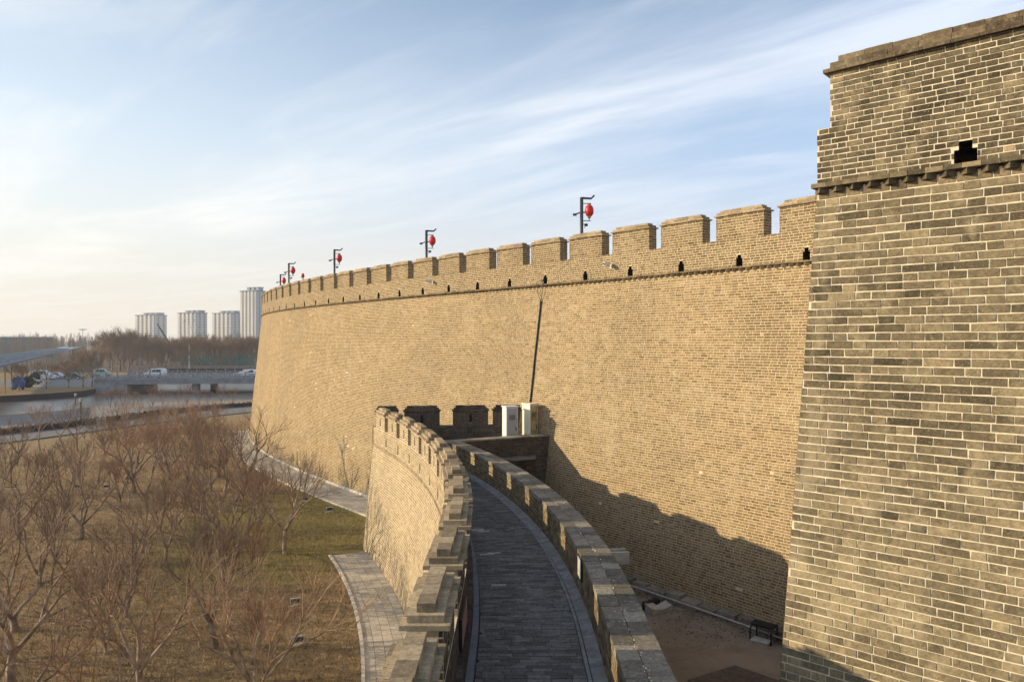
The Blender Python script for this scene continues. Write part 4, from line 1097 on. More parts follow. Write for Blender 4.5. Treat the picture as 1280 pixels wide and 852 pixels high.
# trees whose trunks the photograph shows: (pixel x, pixel y of the foot, scale, kind, label)
T = [(23, 673, 1.0, 'leaning bare tree at the far left edge of the lawn, its limbs spreading wide'), (50, 563, .95, 'bare tree at the left just before the park path, its trunk dark'),
     (74, 551, 1.0, 'bare tree right at the path edge with a forked dark trunk'), (20, 581, .85, 'small pale bare tree near the left frame edge before the path'),
     (96, 563, .95, 'slim bare tree below the round garden lamp'), (98, 600, .9, 'bare tree with a crooked stem in the open lawn, left of the small forked tree'),
     (114, 628, .62, 'small forked bare tree standing alone in the open lawn between two lawn lights'), (85, 631, .95, 'twin-stemmed bare tree leaning left on the open lawn'),
     (150, 633, .72, 'thin curving sapling right of the small forked tree'), (168, 616, 1.1, 'dense upright bare tree in the middle of the lawn'),
     (183, 632, 1.1, 'bare tree with a thick twisted dark trunk in mid lawn'), (156, 599, .9, 'bare tree behind the dense upright one'),
     (213, 599, .9, 'slender bare tree at the thicket\'s left edge'), (234, 572, .9, 'bare tree in the back of the lawn with a short dark trunk'),
     (246, 574, .9, 'bare tree in the back of the lawn, right beside the short dark one'), (224, 594, .85, 'bare tree standing close behind the slender one at the thicket'),
     (264, 613, .85, 'bare tree with a thin dark stem left of the leaning pale tree'), (231, 614, .85, 'bare tree amid the brown undergrowth left of centre'),
     (281, 616, .9, 'bare tree behind the leaning pale tree'), (294, 627, .8, 'thin-stemmed bare tree between the leaning pale tree and the dark-trunked one'),
     (276, 640, 1.0, 'pale-trunked bare tree leaning to the right in mid lawn'), (312, 617, 1.15, 'spreading bare tree whose twigs stand out against the sunlit city wall'),
     (356, 692, 1.05, 'bare tree with a pale forked trunk on the green lawn nearest the curtain wall'), (240, 639, .9, 'bare tree with reddish shoots in the middle of the brown lawn'),
     (254, 625, .85, 'bare tree beside the reddish one'), (274, 597, .9, 'bare tree in the thicket before the city wall\'s far foot'),
     (272, 812, 1.0, 'bare tree with a short black trunk in the right foreground of the lawn')]
occ = []
for i, (px, py, sc, lab) in enumerate(T):
    p = gnd(px, py); plant('park%d' % ((i * 5 + 1) % 9), (p.x, p.y, 0), rng.uniform(0, 6.28), sc, lab, 'bare fruit trees in the park'); occ.append((p.x, p.y))
def free(x, y, dmin, lst): return all((x - a) ** 2 + (y - b) ** 2 > dmin * dmin for a, b in lst)
# foreground trees whose feet lie at or below the lower edge of the picture
FG = [(-9.2, 18.3, 1.0, 'foreground bare tree with long light limbs reaching over the curtain wall path'), (-13.2, 19.5, 1.05, 'foreground bare tree left of the black-trunked one'),
      (-11.6, 16.4, .95, 'nearest bare tree at the bottom edge, its twigs crossing the lower left'), (-8.6, 15.6, .8, 'low bare tree cut by the bottom edge right of the nearest one'), (-15.6, 23.2, 1.0, 'bare tree with fine reddish twigs in the lower left'),
      (-12.8, 24.4, 1.0, 'bare tree with a pale Y-shaped fork in the lower left'), (-17.6, 27.5, 1.0, 'bare tree in the brown grass below the leaning left-edge tree'), (-10.4, 27.0, .9, 'bare tree just left of the first lawn floodlight'),
      (-14.2, 30.2, .9, 'bare tree behind the Y-forked one'), (-17.2, 21.0, 1.0, 'bare tree at the bottom left corner'), (-19.8, 34.0, .9, 'bare tree in the open brown lawn left of centre')]
for i, (x, y, sc, lab) in enumerate(FG):
    plant('park%d' % ((i * 7 + 3) % 9), (x, y, 0), rng.uniform(0, 6.28), sc, lab, 'bare fruit trees in the park'); occ.append((x, y))
# dense thicket towards the far path and in the lower left
cnt = 0
SHL = 'bare reddish shrub in the brown thicket of the park'
for _ in range(9000):
    y = rng.uniform(15, 101); xl, xr = -.73 * y, -.33 * y
    x = rng.uniform(xl, xr)
    px = 640 + F * x / y; py = 426 + F * EYE / y
    # keep off the path and the walls
    line_y = np.interp(px, [0, 70, 180, 285, 330], [555, 546, 531, 518.5, 514]) + 6
    if py < line_y: continue
    P = MC.P; dmin = np.hypot(P[:, 0] - x, P[:, 1] - y).min()
    if dmin < 5.4: continue
    if y < 34 and x > float(lx(max(y, 12))) - 4.2: continue
    if px < 128 and py < 600: continue
    far = py < 592 and px > 128; near = py > 680 and px < 335; open_ = (60 < px < 200 and 575 < py < 690)
    lawn = (px > 335 and 600 < py)
    if lawn: continue
    if open_ and rng.random() < .97: continue
    dm = 2.0 if far else 2.35 if near else 3.2
    if not free(x, y, dm, occ): continue
    if not far and not near and rng.random() < .35: continue
    occ.append((x, y)); k = rng.random()
    key = 'shoot%d' % rng.integers(3) if (k < (.45 if far else .22 if near else .3)) else 'park%d' % rng.integers(9)
    plant(key, (x, y, 0), rng.uniform(0, 6.28), (rng.uniform(.7, 1.0) if key.startswith('park') else rng.uniform(.75, 1.1)) * (.62 if y > 74 else .85 if y > 55 else 1),
          SHL if key.startswith('shoot') else 'bare young tree in the brown thicket of the park', 'bare shrubs of the thicket' if key.startswith('shoot') else 'bare young trees of the thicket', 'shrub' if key.startswith('shoot') else 'tree')
    cnt += 1
    if cnt > 190: break
for i, px in enumerate((122, 137, 146, 155, 163, 176, 191, 205, 222, 236, 247, 262, 275, 290)):
    p = gnd(px + rng.uniform(-3, 3), np.interp(px, [0, 130, 200, 345], [519, 508.5, 504.5, 501]) + rng.uniform(.8, 4)); plant('shoot%d' % (i % 3), (p.x, p.y, 0), rng.uniform(0, 6.28), rng.uniform(.55, .95), 'reddish leafless shrub in the row along the near bank of the moat', 'leafless shrubs along the moat bank', 'shrub')
# grass blades on the nearer lawn
N = 90000
yy = 14 + 42 * rng.random(N) ** 1.3; xx = rng.uniform(-.72, -.13, N) * yy
lim = np.interp(yy, np.linspace(0, 60, 200), [min(lx(max(q, 11.4)), 99) - 2.3 if q < 32.5 else 99 for q in np.linspace(0, 60, 200)])
keep = xx < lim
mcx = np.interp(yy, MC.P[:, 1], MC.P[:, 0]); keep &= (xx < mcx - 5.2 * 1.0) | (yy < 33)
xx, yy = xx[keep], yy[keep]; N = len(xx)
h = rng.uniform(.05, .17, N); a_ = rng.uniform(0, 6.28, N); wdh = rng.uniform(.006, .014, N); lx_ = rng.normal(0, .06, N); ly_ = rng.normal(0, .06, N)
V = np.zeros((N, 3, 3)); V[:, 0] = np.stack([xx - wdh * np.cos(a_), yy - wdh * np.sin(a_), 0 * xx], 1); V[:, 1] = np.stack([xx + wdh * np.cos(a_), yy + wdh * np.sin(a_), 0 * xx], 1); V[:, 2] = np.stack([xx + lx_, yy + ly_, h], 1)
o = np_mesh('dry_grass', V.reshape(-1, 3), np.arange(N * 3).reshape(-1, 3), M_grass); tag(o, 'dry straw coloured grass covering the park lawn', 'grass', kind='stuff')

# fallen leaves on the lawn
N = 26000; yy = 14 + 46 * rng.random(N) ** 1.3; xx = rng.uniform(-.72, -.13, N) * yy
lim = np.interp(yy, np.linspace(0, 60, 200), [min(lx(max(q, 11.4)), 99) - 2.3 if q < 32.5 else 99 for q in np.linspace(0, 60, 200)])
keep = (xx < lim) & ((xx < np.interp(yy, MC.P[:, 1], MC.P[:, 0]) - 5.2) | (yy < 33)); xx, yy = xx[keep], yy[keep]; N = len(xx)
a_ = rng.uniform(0, 6.28, N); r_ = rng.uniform(.012, .04, N); V = np.zeros((N, 4, 3))
for k in range(4):
    q = r_ * (1 if k % 2 else .55); V[:, k] = np.stack([xx + q * np.cos(a_ + k * 1.571), yy + q * np.sin(a_ + k * 1.571), .02 + rng.uniform(0, .045, N)], 1)
tag(np_mesh('fallen_leaves', V.reshape(-1, 3), np.arange(N * 4).reshape(-1, 4), M_leaf, rng.random(N)), 'fallen dead leaves scattered over the park lawn', 'leaves', kind='stuff')
# lawn floodlights
def lawn_light(px, py, label, big=1.0):
    p = gnd(px, py); root = empty('lawn_floodlight', (p.x, p.y, 0), R(20)); root.scale = (big,) * 3; tag(root, label, 'floodlight', 'floodlights on the lawn')
    m1 = MB(); m1.box(-.3, .3, -.12, .12, 0.0, .05); m1.build('base', M_palestone, root)
    m1 = MB(); m1.box(-.24, .24, -.07, .07, .16, .40); m1.build('housing', M_lightgrey, root)
    m1 = MB(); m1.box(-.20, .20, -.085, -.071, .19, .37); m1.build('lens', M_dark, root)
    for sx in (-.27, .27):
        m1 = MB(); m1.tube([(sx, 0, .05), (sx, 0, .3)], .015, 5); m1.build('bracket', M_dark, root)
for px, py, lab in ((373, 806, 'white lawn floodlight in the foreground, left of the curving slab path'), (369, 757, 'white lawn floodlight behind the foreground one'), (412, 640, 'lawn floodlight on green grass nearest the wall foot path'),
                    (381, 627, 'lawn floodlight on green grass beside the wall foot path, the farther one'), (97, 611, 'white lawn light left of the small forked tree'), (133, 611, 'white lawn light right of the small forked tree'), (313, 603, 'small white lawn light by the spreading tree')):
    lawn_light(px, py, lab, .7)
# garden lamp, posts, hedge
def garden_post(px, py, H, label, name='garden_lamp'):
    p = gnd(px, py); root = empty(name, (p.x, p.y, 0)); tag(root, label, 'garden lamp')
    m1 = MB(); m1.tube([(0, 0, 0), (0, 0, H - .3)], .09, 6); m1.build('pole', M_dark, root)
    m1 = MB(); m1.lathe([(0, -.35), (.16, -.33), (.2, -.05), (.22, 0), (0, .1)], 8, (0, 0, H)); m1.build('lamp_head', M_palestone, root)
garden_post(101, 527, 2.6, 'dark garden lamp post by the plaza at the left')
garden_post(94.5, 506, 1.6, 'small pale garden lamp at the water\'s edge')
for px, py, lab in ((123.5, 531, 'left one of two short white posts by the park path'), (129.5, 530.5, 'right one of two short white posts by the park path'), (316, 516.5, 'pale stone post where the park path meets the city wall')):
    p = gnd(px, py); mb = MB(); hgt = .6 if px < 200 else .75; mb.prism([(-.16, -.16), (.16, -.16), (.16, .16), (-.16, .16)], 0, hgt); mb.prism([(-.2, -.2), (.2, -.2), (.2, .2), (-.2, .2)], hgt + .002, hgt + .1)
    tag(mb.build('stone_post', M_palestone, loc=(p.x, p.y, 0)), lab, 'post', 'stone posts by the park path')
mb = MB()
hp = [gnd(-200, 559), gnd(0, 542.8), gnd(70, 535.3), gnd(130, 527.5), gnd(200, 517.8), gnd(285, 509.2), gnd(335, 506.2)]
for a, b in zip(hp[:-1], hp[1:]):
    n = max(2, int((b - a).length / .12)); dn = (b - a).normalized(); nn_ = Vector((-dn.y, dn.x, 0)) * .42
    mb.hexa([a - nn_, b - nn_, b + nn_, a + nn_] + [p_ + Vector((0, 0, .5)) for p_ in (a - nn_, b - nn_, b + nn_, a + nn_)], .4)
    for k in range(n):
        c = a.lerp(b, (k + rng.random()) / n)
        for _ in range(5):
            q = c + Vector((rng.uniform(-.5, .5), rng.uniform(-.5, .5), rng.uniform(.05, .62))); r_ = rng.uniform(.06, .16); e1 = Vector(rng.normal(size=3)).normalized() * r_; e2 = Vector(rng.normal(size=3)).normalized() * r_
            mb.face([q - e1, q + e2, q + e1, q - e2], float(rng.random()))
tag(mb.build('low_hedge', M_hedge), 'low dark hedge between the park path and the waterside plaza', 'hedge', kind='stuff')
# ------------------------------------------------------------------ bridge, far bank
bridge = empty('road_bridge', (0, 0, 0)); tag(bridge, 'grey concrete road bridge with a stone balustrade over the moat', 'bridge')
BA = Vector((-77.7, 141, 0)); BB = Vector((-20, 147, 0)); bd = (BB - BA).normalized(); bn = Vector((-bd.y, bd.x, 0))
def B3(u_, v_, z): p = BA + bd * u_ + bn * v_; return Vector((p.x, p.y, z + (1.35 if z > -.56 else 0)))
BL = (BB - BA).length; DZ = 1.05
def bbox(mb, u0, u1, v0, v1, z0, z1, t=.5): mb.hexa([B3(u0, v0, z0), B3(u1, v0, z0), B3(u1, v1, z0), B3(u0, v1, z0), B3(u0, v0, z1), B3(u1, v0, z1), B3(u1, v1, z1), B3(u0, v1, z1)], t)
mb = MB(); bbox(mb, 3, BL, .1, 15.9, -.55, .15); mb.build('girder', M_concrete, bridge)
mb = MB(); bbox(mb, -2, BL, 0, 16, .151, .55); mb.build('parapet_beam', M_concrete, bridge)
mb = MB(); bbox(mb, -2, BL, .7, 15.3, .551, .62); mb.build('deck', M_roadtar, bridge)
for u0, u1 in ((15.6, 16.8), (27.5, 28.5), (42, 43)):
    for v0 in (1.2, 13.2):
        mb = MB(); mb.hexa([B3(a_, b_, z_) for z_ in (WZ - .3,) for a_, b_ in ((u0, v0), (u1, v0), (u1, v0 + 1.4), (u0, v0 + 1.4))] + [B3(a_, b_, -.5505) for a_, b_ in ((u0, v0), (u1, v0), (u1, v0 + 1.4), (u0, v0 + 1.4))]); mb.build('pier', M_concrete, bridge)
mb = MB(); bbox(mb, -2, 4.0, .2, 15.8, WZ - .3, .149); mb.build('abutment', M_concrete, bridge)
for v0 in (.15, 15.5):
    u_ = -1.9
    while u_ < BL:
        mb = MB(); bbox(mb, u_, u_ + .24, v0, v0 + .24, .552, 1.55); bbox(mb, u_ + .04, u_ + .2, v0 + .04, v0 + .2, 1.551, 1.72); mb.build('baluster_post', M_concrete2, bridge)
        mb = MB(); bbox(mb, u_ + .245, u_ + 1.735, v0 + .06, v0 + .16, .552, 1.08); bbox(mb, u_ + .245, u_ + 1.735, v0 + .03, v0 + .19, 1.24, 1.38)
        bbox(mb, u_ + .9, u_ + 1.08, v0 + .06, v0 + .16, 1.081, 1.239); mb.build('balustrade_panel', M_concrete2, bridge); u_ += 1.98

def car(name, loc, rz, L, H, W, body_m, label, cat='car', van=False):
    root = empty(name, loc, rz); tag(root, label, cat)
    w2 = W / 2
    prof = [(-L / 2, .3), (-L / 2, .85), (-L * .46, H * .58), (-L * .36, H * .97), (-L * .1, H), (L * (.12 if not van else .16), H * .97), (L * .30, H * .60), (L * .47, H * .50), (L / 2, .55), (L / 2, .3)]
    if van: prof[1:4] = [(-L / 2, 1.0), (-L * .49, H * .85), (-L * .46, H * .98)]
    mb = MB(); n = len(prof)
    for y, s in ((-w2, 1), (w2, -1)):
        f = [(x, y * (.86 if z > H * .62 else 1), z) for x, z in prof]; mb.face(f if s > 0 else f[::-1])
    for i in range(n):
        a, b = prof[i], prof[(i + 1) % n]; ka = .86 if a[1] > H * .62 else 1; kb = .86 if b[1] > H * .62 else 1
        mb.face([(a[0], -w2 * ka, a[1]), (a[0], w2 * ka, a[1]), (b[0], w2 * kb, b[1]), (b[0], -w2 * kb, b[1])])
    mb.build('body', body_m, root)
    for y in (-1, 1):
        for x0, x1 in ((-.34, -.12), (-.10, .09), (.11, .235)):
            g_ = MB(); yb = y * w2 * .985; yt = y * w2 * .872
            g_.face([(x0 * L, yb, H * .60), (x1 * L, yb, H * .60), (min(x1, .17) * L, yt, H * .92), (x0 * L, yt, H * .92)]); o = g_.build('side_window', M_glass, root)
            o.location.y = y * .012
    for x in (-.31, .31):
        for y in (-1, 1):
            wv = MB(); wv.tube([(x * L, y * (w2 - .18), .32), (x * L, y * (w2 + .01), .32)], .32, 14); wo_ = wv.build('wheel', M_tyre, root); rm = MB(); rm.tube([(x * L, y * (w2 + .011), .32), (x * L, y * (w2 + .02), .32)], .19, 10); rm.build('rim', M_white, wo_)
    for y in (-.36, .36):
        hl = MB(); hl.box(L / 2 - .01, L / 2 + .02, y * W - .16, y * W + .16, .62, .78); hl.build('headlight', M_cream, root)
    return root
ang = math.atan2(bd.y, bd.x)
pv = B3(0, 4.0, .62)
def on_deck(px, v_):
    u_ = np.linspace(-30, BL, 2000); pts_ = [(BA + bd * q + bn * v_) for q in (0, 1)]
    X = BA.x + bd.x * u_ + bn.x * v_; Y = BA.y + bd.y * u_ + bn.y * v_; i = int(np.argmin(abs(640 + F * X / Y - px))); return (X[i], Y[i], .625 + 1.35)
car('white_van', on_deck(194, 3.0), ang + math.pi, 3.9, 1.75, 1.7, M_carwhite, 'white minivan crossing the bridge near its left end', 'van', True)
car('white_car', on_deck(308, 3.0), ang + math.pi, 4.4, 1.5, 1.8, M_carwhite, 'white estate car on the bridge beside the city wall')
p = gnd(4, 483); car('dark_car', (p.x, p.y + 8, 0), .1, 4.4, 1.5, 1.8, M_cardark, 'dark car parked at the left edge on the far bank')
p = gnd(33, 476); car('white_box_van', (p.x, p.y + 6, 0), .1, 5.2, 2.2, 1.9, M_carwhite, 'white van parked behind the round evergreen on the far bank', 'van', True)
for px, py, mm, lab in ((54, 474, M_cardark, 'dark car parked behind the dark rounded evergreen'), (72, 473, M_carwhite, 'white car parked between the far bank trees'), (93, 473.5, M_cardark, 'dark car parked near the pale green van')):
    p = gnd(px, py); car('parked_car', (p.x, p.y, 0), rng.uniform(-.2, .2), 4.3, 1.5, 1.75, mm, lab)
p = gnd(133, 470); car('pale_green_van', (p.x - 1, p.y, 0), .1, 4.0, 1.9, 1.7, simple('pale_green_paint', (.30, .42, .38), .4, .5), 'pale green van where the bridge meets the far bank', 'van', True)
# blue covered stall
p = gnd(22.5, 487); root = empty('covered_tricycle', (p.x, p.y, 0)); tag(root, 'tricycle under a bright blue tarpaulin on the far bank', 'tricycle')
mb = MB(); mb.lathe([(1.0, .4), (1.15, 1.0), (1.2, 1.5), (.7, 2.3), (.1, 2.5), (0, 2.5)], 9); mb.build('tarpaulin', M_blue, root)
for a, b in ((-.8, -.4), (-.8, .4), (.9, 0)):
    mb = MB(); mb.tube([(a, b - .05, .3), (a, b + .05, .3)], .3, 12); mb.build('wheel', M_tyre, root)
# round evergreen shrubs
def evergreen(px, py, r_, label):
    p = gnd(px, py); root = empty('evergreen_shrub', (p.x, p.y, 0)); tag(root, label, 'shrub')
    mb = MB()
    for _ in range(1500):
        d = Vector(rng.normal(size=3)).normalized(); q = d * r_ * (.75 + .3 * rng.random()) + Vector((0, 0, r_ * 1.05)); e1 = Vector(rng.normal(size=3)).normalized() * .16; e2 = Vector(rng.normal(size=3)).normalized() * .16
        if q.z < .1: continue
        mb.face([q - e1, q + e2, q + e1, q - e2])
    mb.build('foliage', M_evergreen, root); s = MB(); s.tube([(0, 0, 0), (0, 0, r_ * 1.1)], .1, 6); s.build('stem', M_bark, root)
evergreen(34.5, 484.5, 1.05, 'round clipped evergreen shrub right of the blue tarpaulin')
evergreen(43.5, 478, 1.0, 'dark rounded evergreen shrub farther back among the roadside trees')
# roadside trees
bank = [(-28, 489, .7), (24, 488, .56), (58, 486, .56), (86, 485, .62), (104, 484, .74), (115, 483.5, .92)]
names = ['bare tree on the far bank beyond the left frame edge', 'bare tree before the blue tarpaulin on the far bank, leftmost of the row', 'bare tree between the round evergreens and the bridge, second of the bank row', 'third bare tree of the bank row from the left', 'slim bare tree of the bank row next to the bridge end', 'tallest bare tree of the bank row, nearest the bridge end']
for i, (px, py, sc) in enumerate(bank):
    p = gnd(px, py); plant('road%d' % (i % 3), (p.x, p.y, 0), rng.uniform(0, 6.28), sc * .95, names[i], 'bare trees along the far bank')
row = [140, 150, 161, 173, 186, 197, 207, 220, 228, 240, 252, 264, 276, 288, 299, 313, 325]
for i, px in enumerate(row):
    Y = 228 + rng.uniform(-4, 4); sc = (1.25 if px < 165 else 1.0) * rng.uniform(.95, 1.12)
    nth = ['first', 'second', 'third', 'fourth', 'fifth', 'sixth', 'seventh', 'eighth', 'ninth', 'tenth', 'eleventh', 'twelfth', 'thirteenth', 'fourteenth', 'fifteenth', 'sixteenth', 'seventeenth'][i]
    plant('road%d' % rng.integers(3), ((px - 640) / F * Y, Y, 0), rng.uniform(0, 6.28), sc, nth + ' bare willow from the left in the row behind the bridge', 'bare willows behind the bridge')
for i in range(40):
    Y = rng.uniform(250, 420); px = rng.uniform(128, 345); plant('road%d' % rng.integers(3), ((px - 640) / F * Y, Y, 0), rng.uniform(0, 6.28), rng.uniform(.9, 1.25), 'bare tree in the brown belt of trees behind the willow row', 'bare trees of the belt beyond the bridge')
# green screen fence
root = empty('sports_screen', (0, 0, 0)); tag(root, 'teal mesh screen fence behind the willow row', 'fence')
Y = 246
for k in range(10):
    x0 = (232 - 640) / F * Y + k * 2.3; mb = MB(); mb.box(x0 + .05, x0 + 2.25, Y, Y + .05, .3, 4.6); mb.build('screen_panel', M_teal, root)
    mb = MB(); mb.tube([(x0, Y + .02, 0), (x0, Y + .02, 4.7)], .05, 6); mb.build('post', M_dark, root)
# low pinkish wall behind trees
mb = MB(); mb.box((160 - 640) / F * 236, (345 - 640) / F * 236, 236, 236.3, 0, 1.3); tag(mb.build('roadside_wall', simple('pinkish_wall', (.36, .27, .24))), 'low pinkish wall behind the willow row across the road', 'wall')
# dark hedge beyond the bridge
mb = MB()
for _ in range(4500):
    x = rng.uniform((205 - 640) / F * 212, (345 - 640) / F * 212); q = Vector((x, 212 + rng.uniform(-.7, .7), rng.uniform(.05, 1.1))); e1 = Vector(rng.normal(size=3)).normalized() * .22; e2 = Vector(rng.normal(size=3)).normalized() * .22
    mb.face([q - e1, q + e2, q + e1, q - e2])
tag(mb.build('roadside_hedge', M_hedge), 'dark trimmed hedge along the road beyond the bridge', 'hedge', kind='stuff')

# long covered walkway with a pale blue roof
root = empty('covered_market', (0, 0, 0)); tag(root, 'long pale blue sheet roof of an open market hall receding on the left', 'hall')
A0 = at(-60, 470, 118); dirn = Vector(((133 - 640) / F, 1, 0)).normalized(); A0 = Vector((-640 / F * 119, 119, 0)) - dirn * 40; nrm = Vector((-dirn.y, dirn.x, 0))
def C3(u_, v_, z): p = A0 + dirn * u_ + nrm * v_; return Vector((p.x, p.y, z))
LEN = 620; ne = 5.1; nr = 5.35; Wd = 9.5
for v0, v1, z0, z1 in ((0, Wd / 2, ne, nr), (Wd / 2, Wd, nr, ne + .1)):
    for u0 in range(0, LEN, 20):
        mb = MB(); mb.hexa([C3(u0, v0, z0), C3(u0 + 19.6, v0, z0), C3(u0 + 19.6, v1, z1), C3(u0, v1, z1)] + [p + Vector((0, 0, .15)) for p in (C3(u0, v0, z0), C3(u0 + 19.6, v0, z0), C3(u0 + 19.6, v1, z1), C3(u0, v1, z1))], float(rng.random())); mb.build('roof_sheet', M_blue_roof, root)
for u0 in range(0, 300, 5):
    mb = MB(); mb.tube([C3(u0, 0, ne + .3), C3(u0, Wd / 2, nr + .3), C3(u0, Wd, ne + .3)], .22, 4); mb.build('rib', M_concrete2, root)
mb = MB(); mb.hexa([C3(0, -.1, ne - .3), C3(LEN, -.1, ne - .3), C3(LEN, .1, ne - .3), C3(0, .1, ne - .3), C3(0, -.1, ne - .05), C3(LEN, -.1, ne - .05), C3(LEN, .1, ne - .05), C3(0, .1, ne - .05)]); mb.build('fascia', M_bld_roof, root)
for u0 in range(0, 240, 10):
    mb = MB(); mb.tube([C3(u0, .3, 0), C3(u0, .3, ne - .31)], .10, 6); mb.build('column', M_concrete2, root)

# ------------------------------------------------------------------ skyline
def apartment(px0, px1, ytop, Y, floors, label, tall=False):
    x0 = (px0 - 640) / F * Y; x1 = (px1 - 640) / F * Y; W_ = x1 - x0; H = EYE + (426 - ytop) / F * Y; D = W_ * .45
    root = empty('apartment_building', (x0 + W_ / 2, Y, 0), R(-26)); tag(root, label, 'apartment building')
    s = .92; w2 = W_ * s / 2
    mb = MB(); mb.box(-w2, w2, -D / 2, D / 2, 0, H * .93); mb.build('wall', M_bld, root)
    fh = H * .93 / floors; bays = 4 if not tall else 4
    bw = 2 * w2 / (bays * 2 + 1)
    for k in range(bays + 1):
        mb = MB(); cx = -w2 + bw * (2 * k + .5); mb.box(cx - bw * .5, cx + bw * .5, -D / 2 - 1.2, -D / 2 - .01, 0, H * (.93 + .02 * (k % 2))); mb.build('bay', M_bld if k < bays else M_bld_grey, root)
    wm = None; n = 0
    for k in range(bays):
        cx = -w2 + bw * (2 * k + 1.5)
        for f_ in range(1, floors):
            if wm is None:
                mb = MB(); mb.box(-bw * .42, bw * .42, -.35, .0, -fh * .32, fh * .24); wm = mb.build('window', M_bld_win, root); o = wm
            else: o = wm.copy(); COL.objects.link(o)
            o.parent = root; o.location = (cx, -D / 2 - .012, (f_ + .5) * fh)
    sm = None
    for f_ in range(1, floors):
        if sm is None:
            mb = MB(); mb.box(-w2 - .05, w2 + .05, -1.5, 0, -.28, .28); sm = mb.build('balcony_slab', M_bld, root); o = sm
        else: o = sm.copy(); COL.objects.link(o)
        o.parent = root; o.location = (0, -D / 2 - .02, f_ * fh)
    # shaded end wall with its own windows
    wm2 = None
    for f_ in range(1, floors):
        for yy_ in (-D * .22, D * .22):
            if wm2 is None:
                mb = MB(); mb.box(0, .15, -.9, .9, -fh * .28, fh * .22); wm2 = mb.build('end_window', M_bld_win, root); o = wm2
            else: o = wm2.copy(); COL.objects.link(o)
            o.parent = root; o.location = (w2 + .012, yy_, (f_ + .5) * fh)
    mb = MB(); mb.box(-w2 - .6, w2 + .6, -D / 2 - 1.5, D / 2 + .5, H * .93 + .01, H * .945); mb.build('cornice', M_bld_roof, root)
    for k in range(3):
        cx = -w2 + 2 * w2 * (.34 + .28 * k) ; mb = MB(); mb.box(cx - w2 * .16, cx + w2 * .16, -D * .3, D * .3, H * .9455, H * .985); mb.box(cx - w2 * .2, cx + w2 * .2, -D * .34, D * .34, H * .9855, H); mb.build('roof_house', M_bld_grey, root)
apartment(171, 208, 391, 690, 15, 'leftmost white apartment slab on the skyline behind the crane boom')
apartment(224, 258.5, 388, 650, 15, 'second white apartment block from the left on the skyline, behind the street lamps')
apartment(267, 302, 388.5, 680, 15, 'third pale apartment block, just left of the tall tower')
apartment(302, 331, 359, 640, 26, 'tallest apartment tower on the skyline beside the city wall', True)
# partly hidden block right of the tower
apartment(329.5, 352, 389, 700, 14, 'apartment block peeping out between the tall tower and the city wall')
mb = MB(); x0 = (-30 - 640) / F * 420; x1 = (43 - 640) / F * 420
root = empty('low_factory', ((x0 + x1) / 2, 425, 0)); tag(root, 'long flat grey building behind leafless trees at the far left', 'building')
mb = MB(); mb.box(x0 - (x0 + x1) / 2, (x1 - x0) / 2, -4, 12, 0, 11.0); mb.build('wall', M_factory, root); mb = MB(); mb.box(-(x1 - x0) / 2 - .4, (x1 - x0) / 2 + .4, -4.4, 12.4, 11.01, 11.5); mb.build('roof', M_bld_grey, root)
for k in range(10):
    mb = MB(); cx = -(x1 - x0) / 2 + (k + .5) * (x1 - x0) / 10; mb.box(cx - 1.0, cx + 1.0, -4.12, -4.01, 7.5, 9.5); mb.build('window', M_bld_win, root)
# distant bare woods as one mass
def wood(name, x0p, x1p, Y0, Y1, n, h0, h1, label, seed):
    rr = np.random.default_rng(seed); segs = []
    for _ in range(n):
        Y = rr.uniform(Y0, Y1); x = (rr.uniform(x0p, x1p) - 640) / F * Y; H = rr.uniform(h0, h1); base = np.array([x, Y, 0.])
        segs.append((base, base + [0, 0, H * .75], .22, .08)); wd = H * rr.uniform(.16, .30)
        for _ in range(46):
            t_ = rr.uniform(.25, .95); p0_ = base + [0, 0, H * t_ * .8]; az = rr.uniform(0, 6.28); rl = wd * (1.15 - t_) * rr.uniform(.5, 1)
            p1_ = p0_ + [math.cos(az) * rl, math.sin(az) * rl, H * rr.uniform(.10, .22)]; segs.append((p0_, p1_, .05, .025))
            for _ in range(3):
                q = p0_ + (p1_ - p0_) * rr.uniform(.3, 1); segs.append((q, q + [rr.normal() * .5, rr.normal() * .5, rr.uniform(.5, 1.6)], .028, .014))
    o = seg_mesh(name, segs, 3, M_twig_far); return tag(o, label, 'woods', kind='stuff')
wood('distant_woods', -60, 350, 430, 620, 230, 9, 14, 'hazy leafless woods along the whole skyline below the apartment blocks', 5)
wood('distant_poplars', -60, 128, 640, 800, 80, 13, 20.0, 'leafless poplars standing against the pale sky at the far left', 6)
wood('factory_poplars', -80, 70, 375, 412, 46, 9, 13.5, 'leafless trees in front of the long flat grey building', 12)
wood('tall_poplars', 120, 175, 420, 520, 26, 12, 16.5, 'leafless poplar group left of the first apartment block', 8)
wood('bank_thicket', 126, 345, 236, 330, 130, 6.5, 9.5, 'brown leafless undergrowth filling the belt of trees beyond the bridge', 9)

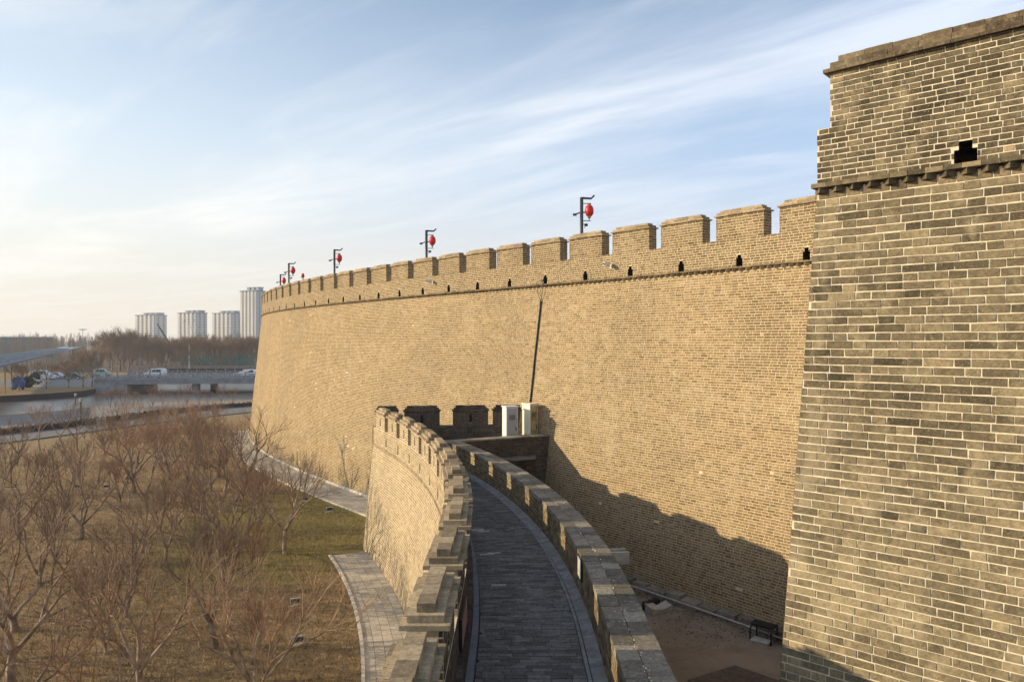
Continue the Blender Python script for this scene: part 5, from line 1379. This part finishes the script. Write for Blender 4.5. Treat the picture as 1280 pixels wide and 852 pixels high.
# street lamps, high mast, crane boom
def street_lamp(px, ytop, Y, label, w_=.14):
    x = (px - 640) / F * Y; H = EYE + (426 - ytop) / F * Y; root = empty('street_lamp', (x, Y, 0)); tag(root, label, 'street lamp', 'street lamps behind the bridge')
    mb = MB(); mb.tube([(0, 0, 0), (0, 0, H - 1)], [w_, w_ * .7], 6); mb.build('pole', M_white, root)
    mb = MB(); mb.tube([(0, 0, H - 1), (.3, 0, H - .2), (1.6, 0, H)], .07, 5); mb.tube([(0, 0, H - 1), (-.3, 0, H - .2), (-1.6, 0, H)], .07, 5); mb.build('arm', M_white, root)
    for sx in (-1.7, 1.3):
        mb = MB(); mb.box(sx, sx + .6, -.15, .15, H - .1, H + .04); mb.build('lamp_head', M_dark, root)
street_lamp(236.5, 401, 232, 'tall pale double-armed street lamp nearest, before the second apartment block', .2)
street_lamp(243, 409, 300, 'slimmer street lamp just right of the tall pale one')
street_lamp(251, 412, 340, 'faint street lamp farther right of the tall pale one')
street_lamp(288, 414, 330, 'faint street lamp before the third apartment block')
x = (103.5 - 640) / F * 420; root = empty('high_mast_light', (x, 420, 0)); tag(root, 'slim high mast light standing alone against the pale sky', 'mast light')
mb = MB(); mb.tube([(0, 0, 0), (0, 0, 15.4)], [.2, .12], 6); mb.build('mast', M_dark, root); mb = MB(); mb.lathe([(0, .3), (1.6, .2), (2.4, -.1), (0, -.3)], 10, (0, 0, 15.6)); mb.build('light_ring', M_dark, root)
Y = 330; a = at(196.5, 404.5, Y); b = at(212, 425, Y); root = empty('crane', (b.x + 1.5, Y, 0)); tag(root, 'dark crane boom sticking up above the trees before the leftmost apartment block', 'crane')
mb = MB(); mb.tube([(a.x - b.x - 1.5, 0, a.z), (0, 0, 5.5)], [.28, .5], 4); mb.build('boom', M_black, root)
mb = MB(); mb.box(-1.2, 3.5, -1.2, 1.2, 1.2, 3.2); mb.box(-1.0, .6, -1.1, 1.1, 3.201, 5.5); mb.build('carrier', M_dark, root)
for sx in (-.4, 1.2, 2.8):
    for y in (-1.15, 1.15):
        mb = MB(); mb.tube([(sx, y - .15, .6), (sx, y + .15, .6)], .6, 12); mb.build('wheel', M_tyre, root)

for k_, (r_, used) in protos.items():
    if not used:
        for c in list(r_.children): bpy.data.objects.remove(c)
        bpy.data.objects.remove(r_)
# ------------------------------------------------------------------ haze
HZ = MB(); HZ.box(-900, 700, -60, 1100, -2.2, 95.0)
m = bpy.data.materials.new('haze'); m.use_nodes = True; m.node_tree.nodes.clear()
vp = m.node_tree.nodes.new('ShaderNodeVolumePrincipled'); vp.inputs['Color'].default_value = (.80, .86, .96, 1); vp.inputs['Density'].default_value = .00042; vp.inputs['Anisotropy'].default_value = .2
mo = m.node_tree.nodes.new('ShaderNodeOutputMaterial'); m.node_tree.links.new(vp.outputs[0], mo.inputs['Volume'])
ho = HZ.build('haze', m); tag(ho, kind='stuff')
ho['label'] = 'thin pale air haze over the whole place'; ho['category'] = 'haze'
